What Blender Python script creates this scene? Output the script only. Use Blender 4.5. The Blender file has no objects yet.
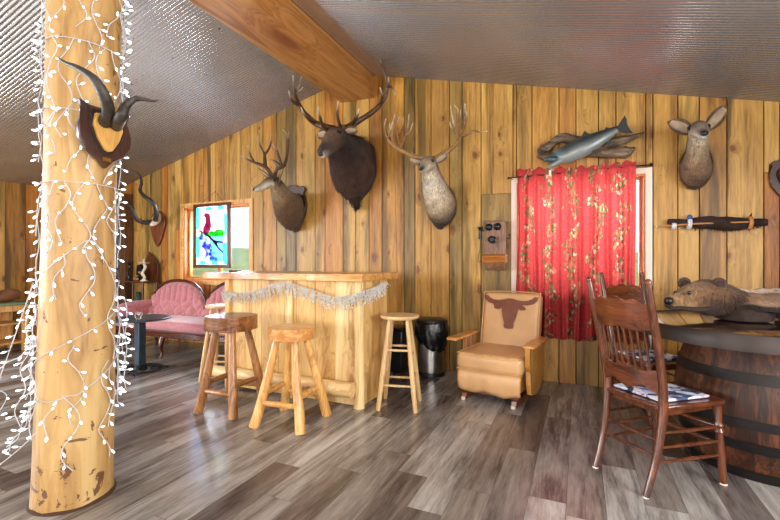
import bpy, bmesh, math, random
from mathutils import Vector, Matrix, noise
random.seed(7)
SC = bpy.context.scene
COL = SC.collection
PI = math.pi
TH = math.radians(24.33); CT, ST = math.cos(TH), math.sin(TH)
FPX, HY, EYE = 420.0, 262.0, 1.2
YW = 4.51          # back wall plane
XL, XR, YB = -7.36, 2.36, -4.6
RX, RZ, SL = -2.5, 3.50, 0.24     # ridge

def W(px, py, Y):
    "point of the plane at depth Y seen at a measured photo coordinate"
    a = (px-390)/FPX; d = Y/(a*ST+CT)
    return Vector((d*(a*CT-ST), Y, EYE+(HY-py)/FPX*d))
def roof(x): return RZ-SL*abs(x-RX)

# ---------------------------------------------------------------- helpers
def V(*a): return Vector(a)
def root(name, loc, rz=0.0, label=None, cat=None, group=None):
    o = bpy.data.objects.new(name, None); COL.objects.link(o)
    o.location = loc; o.rotation_euler = (0, 0, rz); o.empty_display_size = .1
    if label: o['label'] = label
    if cat: o['category'] = cat
    if group: o['group'] = group
    return o
def tag(o, label, cat, group=None, kind=None):
    o['label'] = label; o['category'] = cat
    if group: o['group'] = group
    if kind: o['kind'] = kind
    return o
def rmat(r): return Matrix.Translation(r.location) @ Matrix.Rotation(r.rotation_euler[2], 4, 'Z')
def toproot(o):
    while o.parent: o = o.parent
    return o
def obj(name, bm, mats, parent=None, world=False, smooth=True, bevel=0, sub=0, label=None, angle=40, solid=0):
    if world and parent:
        bm.transform(rmat(toproot(parent)).inverted())
    bmesh.ops.recalc_face_normals(bm, faces=bm.faces)
    me = bpy.data.meshes.new(name); bm.to_mesh(me); bm.free()
    if not isinstance(mats, (list, tuple)): mats = [mats]
    for m in mats: me.materials.append(m)
    if smooth:
        me.polygons.foreach_set('use_smooth', [True]*len(me.polygons))
        me.set_sharp_from_angle(angle=math.radians(angle))
    o = bpy.data.objects.new(name, me); COL.objects.link(o)
    if parent: o.parent = parent
    if solid:
        m = o.modifiers.new('s', 'SOLIDIFY'); m.thickness = solid; m.offset = 0
    if bevel:
        m = o.modifiers.new('b', 'BEVEL'); m.width = bevel; m.segments = 2; m.limit_method = 'ANGLE'; m.angle_limit = math.radians(35)
    if sub:
        m = o.modifiers.new('u', 'SUBSURF'); m.levels = sub; m.render_levels = sub
    if label: o['label'] = label
    return o
def single(name, bm, mats, loc, label, cat, group=None, **k):
    "a thing that is one mesh: vertices given in world space, origin moved to its base"
    bm.transform(Matrix.Translation(-Vector(loc)))
    o = obj(name, bm, mats, **k); o.location = loc
    return tag(o, label, cat, group)
def dup(o, parent=None, loc=None, rz=None, label=None):
    c = o.copy(); COL.objects.link(c)
    if parent: c.parent = parent
    if loc is not None: c.location = loc
    if rz is not None: c.rotation_euler = (0, 0, rz)
    if label: c['label'] = label
    for ch in list(o.children): dup(ch, c)
    return c
def BM(): return bmesh.new()
def box(bm, x0, x1, y0, y1, z0, z1, mi=0, M=None):
    vs = [bm.verts.new((x, y, z)) for x in (x0, x1) for y in (y0, y1) for z in (z0, z1)]
    if M:
        for v in vs: v.co = M @ v.co
    fs = []
    for q in ((0,1,3,2),(4,6,7,5),(0,4,5,1),(2,3,7,6),(0,2,6,4),(1,5,7,3)):
        f = bm.faces.new([vs[i] for i in q]); f.material_index = mi; fs.append(f)
    return fs
def crom(pts, n):
    "catmull-rom on tuples/vectors of any length"
    P = [tuple(p) for p in pts]
    if len(P) < 3 or n <= 1: 
        if len(P) == 2 and n > 1:
            return [tuple(a+(b-a)*i/n for a, b in zip(P[0], P[1])) for i in range(n+1)]
        return P
    E = [tuple(2*a-b for a, b in zip(P[0], P[1]))]+P+[tuple(2*a-b for a, b in zip(P[-1], P[-2]))]
    out = []
    for i in range(1, len(E)-2):
        for k in range(n):
            t = k/n
            out.append(tuple(.5*((2*b)+(-a+c)*t+(2*a-5*b+4*c-d)*t*t+(-a+3*b-3*c+d)*t**3) for a, b, c, d in zip(E[i-1], E[i], E[i+1], E[i+2])))
    out.append(P[-1])
    return out
def tube(bm, pts, r, seg=10, n=1, mi=0, flat=1.0, wob=0.0, up=None):
    "swept round tube; r is one radius or a list matching pts"
    rs = r if isinstance(r, (list, tuple)) else [r]*len(pts)
    C = crom([tuple(p)+(q,) for p, q in zip(pts, rs)], n)
    P = [Vector(c[:3]) for c in C]; R = [max(c[3], 1e-4) for c in C]
    T = []
    for i in range(len(P)):
        t = P[min(i+1, len(P)-1)]-P[max(i-1, 0)]
        T.append(t.normalized() if t.length > 1e-9 else V(0, 0, 1))
    a = Vector(up) if up else (V(0, 0, 1) if abs(T[0].z) < .9 else V(1, 0, 0))
    u = (a-T[0]*a.dot(T[0])).normalized()
    rings = []
    for i, p in enumerate(P):
        u = (u-T[i]*u.dot(T[i]))
        u = u.normalized() if u.length > 1e-6 else T[i].orthogonal().normalized()
        w = T[i].cross(u)
        ring = []
        for k in range(seg):
            an = 2*PI*k/seg
            q = R[i]
            if wob: q *= 1+wob*noise.noise(V(p.x*9+math.cos(an), p.y*9+math.sin(an), p.z*9+3))
            ring.append(bm.verts.new(p+u*math.cos(an)*q*flat+w*math.sin(an)*q))
        rings.append(ring)
    for a_, b_ in zip(rings, rings[1:]):
        for k in range(seg):
            f = bm.faces.new((a_[k], a_[(k+1) % seg], b_[(k+1) % seg], b_[k])); f.material_index = mi
    for ring in (rings[0][::-1], rings[-1]):
        f = bm.faces.new(ring); f.material_index = mi
def lathe(bm, prof, seg=24, c=(0, 0, 0), mi=0, M=None, attr=None, cap=True):
    "prof = [(radius, z)...] about a vertical axis through c"
    c = Vector(c); rings = []
    for r, z in prof:
        ring = []
        for k in range(seg):
            an = 2*PI*k/seg
            p = V(r*math.cos(an), r*math.sin(an), z)
            p = (M @ p) if M else p
            ring.append(bm.verts.new(p+c))
        rings.append(ring)
    for a_, b_ in zip(rings, rings[1:]):
        for k in range(seg):
            f = bm.faces.new((a_[k], a_[(k+1) % seg], b_[(k+1) % seg], b_[k])); f.material_index = mi
            if attr: f[attr[0]] = attr[1](k)
    if cap:
        for ring in (rings[0][::-1], rings[-1]):
            f = bm.faces.new(ring); f.material_index = mi
def turned(bm, p0, p1, prof, seg=12, mi=0):
    "lathe profile [(t, radius)] along the line p0 -> p1"
    p0, p1 = Vector(p0), Vector(p1)
    d = p1-p0; q = d.to_track_quat('Z', 'Y').to_matrix().to_4x4()
    L = d.length
    lathe(bm, [(r, t*L) for t, r in prof], seg, p0, mi, M=q)
def sph(bm, c, r, s=(1, 1, 1), seg=16, mi=0, M=None):
    ret = bmesh.ops.create_uvsphere(bm, u_segments=seg, v_segments=max(6, seg//2), radius=r)
    for v in ret['verts']:
        p = V(v.co.x*s[0], v.co.y*s[1], v.co.z*s[2])
        v.co = (M @ p if M else p)+Vector(c)
    fs = set(f for v in ret['verts'] for f in v.link_faces)
    for f in fs: f.material_index = mi
def prism(bm, out, fn, t0, t1, mi=0):
    "outline [(u,v)] mapped by fn(u,v,t) between t0 and t1"
    a = [bm.verts.new(fn(u, v, t0)) for u, v in out]; b = [bm.verts.new(fn(u, v, t1)) for u, v in out]
    n = len(out)
    for k in range(n):
        f = bm.faces.new((a[k], a[(k+1) % n], b[(k+1) % n], b[k])); f.material_index = mi
    for l in (a[::-1], b):
        f = bm.faces.new(l); f.material_index = mi
def rbox(bm, c, s, r=.03, seg=3, M=None, mi=0):
    "rounded box: centre c, full sizes s"
    t = bmesh.new()
    bmesh.ops.create_cube(t, size=1)
    for v in t.verts: v.co = V(v.co.x*s[0], v.co.y*s[1], v.co.z*s[2])
    bmesh.ops.bevel(t, geom=t.edges[:], offset=r, segments=seg, affect='EDGES', profile=.5)
    mp = {}
    for v in t.verts:
        p = v.co+Vector(c); mp[v] = bm.verts.new(M @ p if M else p)
    for f in t.faces:
        g = bm.faces.new([mp[v] for v in f.verts]); g.material_index = mi
    t.free()
def tri(bm): bmesh.ops.triangulate(bm, faces=[f for f in bm.faces if len(f.verts) > 4])

# ---------------------------------------------------------------- materials
class NT:
    def __init__(s, name):
        s.m = bpy.data.materials.new(name); s.m.use_nodes = True
        s.t = s.m.node_tree; s.b = s.t.nodes['Principled BSDF']; s.out = s.t.nodes['Material Output']
    def n(s, typ, ins=None, **props):
        nd = s.t.nodes.new(typ)
        for k, v in props.items(): setattr(nd, k, v)
        for k, v in (ins or {}).items(): s.put(nd.inputs[k], v)
        return nd
    def put(s, sock, v):
        if isinstance(v, bpy.types.NodeSocket): s.t.links.new(v, sock)
        elif isinstance(v, bpy.types.Node): s.t.links.new(v.outputs[0], sock)
        else:
            if hasattr(sock.default_value, '__len__') and len(sock.default_value) == 4 and len(v) == 3: v = tuple(v)+(1,)
            sock.default_value = v
    def ma(s, op, a, b=0.0, clamp=False):
        nd = s.n('ShaderNodeMath', {0: a, 1: b}, operation=op, use_clamp=clamp); return nd.outputs[0]
    def vm(s, op, a, b):
        nd = s.n('ShaderNodeVectorMath', {0: a, 1: b}, operation=op); return nd.outputs[0]
    def mix(s, f, a, b, bt='MIX'):
        nd = s.n('ShaderNodeMix', data_type='RGBA', blend_type=bt)
        s.put(nd.inputs[0], f); s.put(nd.inputs[6], a); s.put(nd.inputs[7], b); return nd.outputs[2]
    def ramp(s, f, stops):
        nd = s.n('ShaderNodeValToRGB', {0: f}); e = nd.color_ramp.elements
        while len(e) < len(stops): e.new(.5)
        for i, (p, c) in enumerate(stops):
            e[i].position = p; e[i].color = tuple(c)+(1,) if len(c) == 3 else c
        return nd.outputs[0]
    def noise(s, vec, scale, detail=4, rough=.55, dist=0.0):
        return s.n('ShaderNodeTexNoise', {'Vector': vec, 'Scale': scale, 'Detail': detail, 'Roughness': rough, 'Distortion': dist}).outputs[0]
    def bump(s, h, st=.3, d=.01):
        nd = s.n('ShaderNodeBump', {'Height': h, 'Strength': st, 'Distance': d}); s.put(s.b.inputs['Normal'], nd.outputs[0])
    def coord(s): return s.n('ShaderNodeTexCoord').outputs['Object']
    def set(s, **k):
        for a, v in k.items(): s.put(s.b.inputs[a.replace('_', ' ')], v)
        return s.m
def c8(r, g, b):
    f = lambda v: ((v/255+.055)/1.055)**2.4 if v > 10 else v/255/12.92
    return (f(r), f(g), f(b))
def plain(name, col, rough=.5, metal=0.0, bump=0.0, bs=60, var=.12, **k):
    s = NT(name); co = s.coord()
    nz = s.noise(co, bs*.3, 4)
    dk = tuple(c*(1-var*1.6) for c in col); lt = tuple(min(1, c*(1+var)) for c in col)
    s.set(Base_Color=s.ramp(nz, [(.3, dk), (.7, lt)]), Roughness=rough, Metallic=metal, **k)
    if bump: s.bump(s.noise(co, bs, 5), bump, .004)
    return s.m
def wood(name, stops, axis='Z', sc=1.0, knots=0.5, rough=.45, attr=False, coat=0.0, stain=0.0, tones=None, kcol=None, bumpy=.15, spec=.5, flat=False, fine=1.0):
    "grained wood; stops = colours dark to light, knots 0..1"
    s = NT(name); co = s.coord()
    if attr: rnd = s.n('ShaderNodeAttribute', attribute_name='rnd').outputs['Fac']
    else: rnd = s.n('ShaderNodeObjectInfo').outputs['Random']
    off = s.n('ShaderNodeCombineXYZ', {0: s.ma('MULTIPLY', rnd, 37.3), 1: s.ma('MULTIPLY', rnd, 91.7), 2: s.ma('MULTIPLY', rnd, 53.1)}).outputs[0]
    co = s.vm('ADD', co, off)
    st = {'X': (.09, 1, 1), 'Y': (1, .09, 1), 'Z': (1, 1, .09)}[axis]
    k2 = {'X': (.35, 1, 1), 'Y': (1, .35, 1), 'Z': (1, 1, .35)}[axis]
    kv = s.vm('MULTIPLY', co, tuple(a*3.4*sc for a in k2))
    if flat:
        sx = s.n('ShaderNodeSeparateXYZ', {0: co})
        kv = s.n('ShaderNodeCombineXYZ', {0: s.ma('MULTIPLY', s.ma('ADD', sx.outputs[0], sx.outputs[1]), 3.1), 1: s.ma('MULTIPLY', sx.outputs[2], 1.9)}).outputs[0]
        kw = s.n('ShaderNodeVectorMath', {0: kv, 1: s.n('ShaderNodeTexNoise', {'Vector': co, 'Scale': 9.0}).outputs['Color']}, operation='ADD')
        kv = s.vm('ADD', kv, s.vm('MULTIPLY', s.n('ShaderNodeTexNoise', {'Vector': co, 'Scale': 16.0, 'Detail': 1.0}).outputs['Color'], (.12, .12, 0)))
        kd = s.n('ShaderNodeTexVoronoi', {'Vector': kv, 'Scale': 1.0, 'Randomness': 1.0}, voronoi_dimensions='2D').outputs['Distance']
    else:
        kd = s.n('ShaderNodeTexVoronoi', {'Vector': kv, 'Scale': 1.0, 'Randomness': 1.0}).outputs['Distance']
    # rings bend round the knots
    bend = s.ma('MULTIPLY', s.ma('SUBTRACT', .45 if not flat else .22, kd, True), .35 if not flat else .16)
    wv = s.vm('MULTIPLY', co, tuple(a*sc for a in st))
    wv = s.vm('ADD', wv, s.n('ShaderNodeCombineXYZ', {0: bend, 1: bend, 2: bend}).outputs[0])
    g1 = s.noise(s.vm('MULTIPLY', wv, {'X': (fine, 1, 1), 'Y': (1, fine, 1), 'Z': (1, 1, fine)}[axis]), 7 if not flat else 10, 3, .6, .9 if not flat else .45)
    rings = s.ma('FRACT', s.ma('MULTIPLY', g1, 7.0))
    rings = s.ma('ABSOLUTE', s.ma('SUBTRACT', rings, .5))
    g2 = s.noise(s.vm('MULTIPLY', wv, (1, 1, 1)), 55, 4, .7)
    f = s.ma('ADD', s.ma('MULTIPLY', g1, .55), s.ma('ADD', s.ma('MULTIPLY', rings, .35 if not flat else .16), s.ma('MULTIPLY', g2, .3 if not flat else .42)))
    cs = [(.36+.42*i/(len(stops)-1), c) for i, c in enumerate(stops)]
    col = s.ramp(f, cs)
    if tones:
        tc = s.ramp(s.ma('FRACT', s.ma('MULTIPLY', rnd, 7.13)) if not attr else rnd, tones)
        col = s.mix(1.0, col, tc, 'MULTIPLY')
    if stain:
        sn = s.noise(s.vm('MULTIPLY', co, tuple(a*sc*1.3 for a in st)), 4.2 if flat else 2.6, 4, .55, .5)
        sf = s.ma('MULTIPLY', s.ramp(sn, [(.50, (0, 0, 0)), (.64, (1, 1, 1))]), stain)
        col = s.mix(sf, col, (.36, .37, .30), 'MULTIPLY')
    if knots:
        kc = kcol or tuple(c*.32 for c in stops[0])
        if flat:      # only some cells carry a knot, each of its own size
            kc_ = s.n('ShaderNodeTexVoronoi', {'Vector': kv, 'Scale': 1.0, 'Randomness': 1.0}, voronoi_dimensions='2D').outputs['Color']
            kg = s.n('ShaderNodeSeparateColor', {0: kc_}).outputs[0]
            kd = s.ma('DIVIDE', kd, s.ma('ADD', s.ma('MULTIPLY', s.ma('POWER', kg, 2.0), 1.0), .12))
            knots = .95
        kf = s.ramp(kd, [(.05*knots, (1, 1, 1)), (.085*knots, (.8, .8, .8)), (.12*knots, (0, 0, 0))])
        kf = s.ma('MULTIPLY', kf, .85)
        col = s.mix(kf, col, kc)
        halo = s.ramp(kd, [(.10*knots, (.4, .4, .4)), (.26*knots if flat else .5*knots, (0, 0, 0))])
        col = s.mix(halo, col, tuple(min(1, a*b) for a, b in zip(stops[0], (1.0, .7, .5))))
    s.set(Base_Color=col, Roughness=rough, Coat_Weight=coat, Coat_Roughness=.15)
    s.put(s.b.inputs['Specular IOR Level'], spec)
    s.bump(s.ma('ADD', g2, s.ma('MULTIPLY', rings, .4)), bumpy, .003)
    return s.m
def furmat(name, tint=(1, 1, 1), rough=.85, sc=1.0, str_=.8):
    s = NT(name); co = s.coord()
    c = s.n('ShaderNodeVertexColor', layer_name='Col').outputs[0]
    st = s.vm('MULTIPLY', co, (1, 1, .22))
    n1 = s.noise(st, 110*sc, 4, .75); n2 = s.noise(co, 11*sc, 4, .6)
    f = s.ma('ADD', s.ma('MULTIPLY', n1, .7), s.ma('MULTIPLY', n2, .5))
    sh = s.ramp(f, [(.42, (.30, .28, .26)), (.6, (.95, .95, .95)), (.78, (1.5, 1.45, 1.4))])
    s.set(Base_Color=s.mix(1.0, s.mix(1.0, c, sh, 'MULTIPLY'), tint, 'MULTIPLY'), Roughness=rough)
    s.put(s.b.inputs['Specular IOR Level'], .2)
    s.put(s.b.inputs['Sheen Weight'], .15)
    s.bump(s.ma('ADD', n1, n2), 1.0, .016)
    return s.m

PINE = [c8(150,104,52), c8(196,148,82), c8(216,172,104), c8(230,192,128)]
M = {}
M['wall'] = wood('pine_wall_boards', [c8(136,98,48), c8(190,150,84), c8(214,176,106), c8(230,198,132)], 'Z', 1.0, 1.0, .45, attr=True, stain=1.0, flat=True, fine=.5,
    tones=[(0, c8(255,252,236)), (.25, c8(250,240,214)), (.45, c8(240,228,196)), (.6, c8(250,226,180)), (.78, c8(236,184,124)), (.9, c8(208,206,186)), (1, c8(160,158,142))],
    kcol=c8(84,36,14))
M['beam'] = wood('pine_beam', [c8(146,92,42), c8(186,130,68), c8(204,150,84), c8(216,166,100)], 'Y', .7, 2.0, .5, kcol=c8(110,48,16))
M['post'] = wood('peeled_log', [c8(176,124,60), c8(216,166,92), c8(236,196,124), c8(244,212,150)], 'Z', .8, .6, .45, kcol=c8(80,36,14))
M['pale'] = wood('pale_turned_wood', [c8(196,158,104), c8(222,188,136), c8(234,206,160)], 'Z', 1.5, 0, .45)
M['log_dark'] = wood('amber_log', [c8(104,64,30), c8(150,98,50), c8(176,122,66), c8(198,148,90)], 'Z', 1.6, .5, .4, coat=.3)
M['log_light'] = wood('honey_log', [c8(166,110,52), c8(208,152,82), c8(226,178,104), c8(238,200,136)], 'Z', 1.6, .5, .4, coat=.3)
M['seat_dark'] = wood('amber_slab', [c8(74,40,20), c8(128,76,38), c8(168,108,58), c8(190,138,84)], 'X', 1.6, .8, .32, coat=.5)
M['seat_light'] = wood('honey_slab', [c8(176,110,50), c8(206,142,72), c8(222,166,94), c8(232,184,116)], 'X', 1.6, .6, .35, coat=.5)
M['slab'] = wood('live_edge_slab', [c8(150,92,38), c8(204,144,72), c8(222,168,92), c8(234,188,118)], 'X', .9, .8, .35, coat=.4, kcol=c8(74,36,14))
M['bar'] = wood('bar_boards', [c8(186,148,92), c8(222,190,132), c8(236,208,152), c8(242,220,172)], 'Z', 1.0, 1.0, .5, attr=True,
    tones=[(0, (1, 1, 1)), (.5, c8(250,238,214)), (1, c8(232,214,180))], kcol=c8(128,76,36))
M['trim'] = wood('pine_trim', [c8(190,132,70), c8(224,172,104), c8(238,196,134)], 'Z', 1.5, .3, .45)
M['trimw'] = plain('painted_white_trim', c8(238,230,214), .5, var=.02)
M['winwood'] = wood('window_sash_wood', [c8(170,100,44), c8(206,132,66), c8(222,156,88)], 'Z', 1.5, 0, .45)
M['oak'] = wood('dark_oak', [c8(44,20,10), c8(84,40,20), c8(112,58,30), c8(132,74,40)], 'Z', 2.0, 0, .28, coat=.6)
M['oakx'] = wood('dark_oak_rail', [c8(58,26,12), c8(100,48,24), c8(128,66,34), c8(146,82,44)], 'X', 2.0, 0, .28, coat=.6)
M['mahog'] = wood('mahogany', [c8(50,18,12), c8(92,38,24), c8(120,56,36)], 'X', 2.0, 0, .25, coat=.6)
M['plaque'] = wood('walnut_plaque', [c8(40,20,14), c8(70,36,24), c8(90,50,34)], 'Z', 2.0, 0, .35, coat=.4)
M['plaque2'] = wood('brown_plaque', [c8(84,42,20), c8(124,66,32), c8(146,84,44)], 'Z', 2.0, 0, .35, coat=.4)
M['armwood'] = wood('chair_arm_wood', [c8(170,112,48), c8(206,150,76), c8(220,170,96)], 'Z', 2.0, .3, .35, coat=.4)
M['barrel'] = wood('barrel_staves', [c8(36,24,16), c8(78,50,32), c8(112,74,46), c8(144,100,66)], 'Z', 1.6, .3, .5, attr=True, stain=.7,
    tones=[(0, c8(255,240,225)), (.5, c8(235,200,170)), (1, c8(170,130,105))], kcol=c8(24,12,8))
M['tabletop'] = wood('varnished_tabletop', [c8(30,16,10), c8(52,28,16), c8(74,42,24)], 'X', 1.0, 0, .04, coat=1.0, bumpy=0.0)
M['drift'] = wood('driftwood', [c8(54,40,30), c8(94,76,58), c8(130,112,92), c8(160,146,126)], 'X', 2.0, .6, .8, bumpy=.6)
M['cork'] = wood('tan_hide', [c8(190,140,66), c8(214,164,86), c8(226,180,104)], 'Z', 1.5, 0, .6)
M['phone'] = wood('phone_oak', [c8(92,62,44), c8(140,100,76), c8(168,126,98)], 'Z', 2.0, 0, .4, coat=.3)
M['phone2'] = wood('phone_shelf_oak', [c8(128,72,26), c8(180,110,46), c8(206,138,64)], 'X', 2.0, .4, .35, coat=.4)
M['black'] = plain('black_plastic', c8(22,23,25), .35)
M['blackm'] = plain('black_iron', c8(30,30,32), .45, .6)
M['bag'] = plain('black_bin_liner', c8(16,18,20), .22, 0, .9, 26)
M['steel'] = plain('brushed_steel', c8(176,176,176), .28, 1.0)
M['band'] = plain('tabletop_steel_band', c8(58,48,44), .42, .35, .12, 18)
M['hoop'] = plain('rusty_barrel_hoop', c8(46,42,42), .5, .7, .2, 30)
M['brass'] = plain('brass', c8(170,130,60), .35, .9)
M['darkgap'] = plain('dark_gap', c8(34,24,16), .9)
M['tan'] = plain('tan_vinyl', c8(214,168,118), .33, 0, .10, 24, .05)
M['pipe'] = plain('tan_vinyl_piping', c8(206,158,108), .35)
M['brownv'] = plain('brown_vinyl', c8(124,66,46), .45, 0, .3, 40)
M['pink'] = plain('pink_velvet', c8(196,128,134), .75, 0, .15, 90, .12, Sheen_Weight=.5)
M['slate'] = plain('blue_grey_painted_metal', c8(56,72,84), .3, .2)
M['wire'] = plain('white_light_cord', c8(196,198,202), .5)
M['garl'] = plain('clear_icicle_plastic', c8(214,214,208), .3)
M['fishhook'] = plain('black_curtain_rod', c8(28,26,26), .4, .5)
M['antler'] = None
M['fur'] = furmat('animal_hair'); M['bearfur'] = furmat('bear_hair', sc=.7, str_=1.0)
M['earin'] = plain('ear_lining', c8(172,150,126), .9, var=.2)
M['eye'] = plain('glass_eye', c8(14,10,8), .06)
M['nose'] = plain('dark_nose', c8(26,22,22), .35)
M['horn'] = plain('dark_ridged_horn', c8(60,52,46), .5, 0, .4, 80, .4)
M['bone'] = plain('bleached_bone', c8(222,212,196), .6)
M['green'] = plain('green_cloth', c8(120,138,104), .8)
M['greypaint'] = plain('grey_matte', c8(120,120,122), .6)
M['brownfig'] = plain('brown_carving', c8(122,76,44), .6, 0, .5, 40)
M['bead'] = plain('white_beadwork', c8(220,220,226), .4, 0, .5, 200)
M['bluebead'] = plain('blue_beadwork', c8(60,90,160), .4)
M['quill'] = plain('tan_quillwork', c8(190,130,80), .5)
M['darkfur'] = plain('dark_brown_fur', c8(46,28,20), .85, 0, 1.0, 90, .4)
M['skin'] = plain('pale_hide_edge', c8(206,196,192), .8, 0, .4, 40)
M['cabglass'] = plain('cabinet_glass', c8(96,104,108), .15, 0, .6, 60, .8)
M['lead'] = plain('lead_came', c8(34,32,34), .5, .4)
M['dish'] = plain('dark_dish', c8(60,40,36), .3)
M['red'] = plain('red_glaze', c8(170,50,40), .3)
M['glassm'] = NT('clear_glass').set(Base_Color=(1, 1, 1), Roughness=.02, Transmission_Weight=1.0, IOR=1.45)
def antlermat():
    s = NT('antler_bone'); co = s.coord(); nz = s.noise(co, 30, 4)
    c = s.n('ShaderNodeVertexColor', layer_name='Col').outputs[0]
    s.set(Base_Color=s.mix(1.0, c, s.ramp(nz, [(.3, (.6, .58, .55)), (.7, (1.1, 1.1, 1.1))]), 'MULTIPLY'), Roughness=.45)
    s.bump(s.noise(co, 120, 3), .4, .003); return s.m
M['antler'] = antlermat()
def metalroof():
    s = NT('galvanised_corrugated_steel'); co = s.coord()
    n1 = s.noise(co, 1.2, 3); n2 = s.n('ShaderNodeTexVoronoi', {'Vector': co, 'Scale': 45.0}).outputs['Color']
    base = s.ramp(n1, [(.3, c8(186,182,180)), (.7, c8(206,204,202))])
    g = s.n('ShaderNodeSeparateColor', {0: n2}).outputs[0]
    base = s.mix(.02, base, n2)
    s.set(Base_Color=base, Metallic=.82, Roughness=.25)
    return s.m
M['roof'] = metalroof()
def floormat():
    s = NT('grey_wood_plank_floor'); co = s.coord()
    rnd = s.n('ShaderNodeAttribute', attribute_name='rnd').outputs['Fac']
    off = s.n('ShaderNodeCombineXYZ', {0: s.ma('MULTIPLY', rnd, 31.7), 1: s.ma('MULTIPLY', rnd, 77.1), 2: 0.0}).outputs[0]
    v = s.vm('ADD', co, off)
    a = s.vm('MULTIPLY', v, (1, .10, 1))
    g1 = s.noise(a, 9, 4, .62, 1.1); g2 = s.noise(a, 60, 5, .7)
    big = s.noise(s.vm('MULTIPLY', v, (1, .3, 1)), 3.2, 3, .6, .8)
    f = s.ma('ADD', s.ma('MULTIPLY', g1, .5), s.ma('ADD', s.ma('MULTIPLY', g2, .3), s.ma('MULTIPLY', big, .3)))
    col = s.ramp(f, [(.36, c8(62,56,54)), (.46, c8(116,109,105)), (.55, c8(162,156,150)), (.66, c8(198,193,187)), (.78, c8(220,216,210))])
    tone = s.ramp(rnd, [(0, c8(150,138,134)), (.3, c8(190,178,170)), (.55, c8(218,210,202)), (.8, c8(240,234,226)), (1, c8(255,252,246))])
    col = s.mix(1.0, col, tone, 'MULTIPLY')
    s.set(Base_Color=s.mix(1.0, col, (.93, .985, 1.06), 'MULTIPLY'), Roughness=s.ma('ADD', s.ma('MULTIPLY', g1, .16), .14)); s.put(s.b.inputs['Specular IOR Level'], .7)
    s.bump(g2, .12, .002)
    return s.m
M['floor'] = floormat()
SKY = 1.4
E_FRONT, E_RIGHT, E_LEFT, E_BACKR, E_BACKL = 120, 90, 150, 55, 110
ADDED_LAMPS = [(-.9, 1.2), (.9, -.8), (-4.6, .6), (-4.6, -2.4), (-.9, -2.8)]  # places of the unseen lamps added for room light
EXPO = 0.42
ADDED_LAMPE = 24
LEDE = 1.6
_s = NT('lamp_diffuser'); _s.set(Base_Color=(.9, .9, .88), Emission_Color=(1, .93, .82), Emission_Strength=ADDED_LAMPE)
M['lampglow'] = _s.m
def struct(name, bm, mats, parent=None, **k):
    o = obj(name, bm, mats, parent, **k)
    if not parent: o['kind'] = 'structure'
    return o
# ---------------------------------------------------------------- floor
bm = BM(); at = bm.faces.layers.float.new('rnd')
box(bm, XL-.1, XR+.1, YB-.1, YW+.1, -.12, -.004, 1)
pw = .178; x = XL
rr = random.Random(3)
while x < XR:
    x1 = min(x+pw, XR); y = YB-rr.uniform(0, 1.2)
    while y < YW:
        y1 = y+1.22; a, b = max(y, YB), min(y1, YW)
        if b > a:
            f = bm.faces.new([bm.verts.new(p) for p in ((x+.0008, a+.0008, 0), (x1-.0008, a+.0008, 0), (x1-.0008, b-.0008, 0), (x+.0008, b-.0008, 0))])
            f[at] = rr.random()
        y = y1
    x = x1
struct('floor', bm, [M['floor'], M['darkgap']], smooth=False)

# ---------------------------------------------------------------- board walls
def wallx(px): return W(px, 262, YW).x
def boards(bm, at, runs, top, mp, holes):
    "runs = [(u0,u1,tone,joint)]; mp(u, z, t) maps to world; t is depth behind the face"
    def piece(u0, u1, z0, z1a, z1b, tone):
        g = .0034; T = .022
        c = [(u0+g, z0), (u1-g, z0), (u1-g, z1b), (u0+g, z1a)]
        e = .003
        ci = [(u0+g+e, z0+e*.3), (u1-g-e, z0+e*.3), (u1-g-e, z1b-e*.3), (u0+g+e, z1a-e*.3)]
        F = [bm.verts.new(mp(u, z, 0)) for u, z in ci]; B = [bm.verts.new(mp(u, z, .004)) for u, z in c]; R = [bm.verts.new(mp(u, z, T)) for u, z in c]
        fs = [bm.faces.new(F)]
        for k in range(4):
            fs.append(bm.faces.new((F[k], F[(k+1) % 4], B[(k+1) % 4], B[k])))
            fs.append(bm.faces.new((B[k], B[(k+1) % 4], R[(k+1) % 4], R[k])))
        for f in fs: f[at] = tone
    for u0, u1, tone, joint in runs:
        spans = [(0.0, None)]
        for (hx0, hx1, hz0, hz1) in holes:
            if u0 >= hx0-1e-4 and u1 <= hx1+1e-4: spans = [(0, hz0), (hz1, None)]
        for z0, z1 in spans:
            ta, tb = (top(u0), top(u1)) if z1 is None else (z1, z1)
            if joint and z0 < joint < min(ta, tb):
                piece(u0, u1, z0, joint-.0015, joint-.0015, tone)
                piece(u0, u1, joint+.0015, ta, tb, (tone+.37) % 1)
            else: piece(u0, u1, z0, ta, tb, tone)
def core(bm, u0, u1, top, mp, holes, mi=1):
    us = sorted(set([u0, u1]+[h[i] for h in holes for i in (0, 1)]+([RX] if u0 < RX < u1 else [])))
    for a, b in zip(us, us[1:]):
        spans = [(0.0, None)]
        for h in holes:
            if a >= h[0]-1e-4 and b <= h[1]+1e-4: spans = [(0, h[2]), (h[3], None)]
        for z0, z1 in spans:
            za, zb = (top(a)+.02, top(b)+.02) if z1 is None else (z1, z1)
            prism(bm, [(a, z0), (b, z0), (b, zb), (a, za)], mp, .024, .15, mi)
WL = (-5.47, -4.17, .93, 2.02)      # window openings in the back wall
WR = (-.60, .555, .93, 2.02)
seam = [(404,.62,0),(415,.97,0),(431,.5,0),(449.4,.86,0),(462,.93,0),(481,.3,0),(513,.95,1.92),(532,.35,0),(559,.55,0),(576,.84,0),(598.5,.4,0),(616,.3,0),(653,.45,0),
        (678,.5,0),(699.5,.42,0),(727,.85,0),(764,.22,0),(780,.75,1.95)]
pre = [(229,.5),(240,.3),(263,.45),(276.5,.62),(286,.92),(296,.97),(315,.3),(325,.55),(343,.7),(369,.35),(382,.83)]
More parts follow.
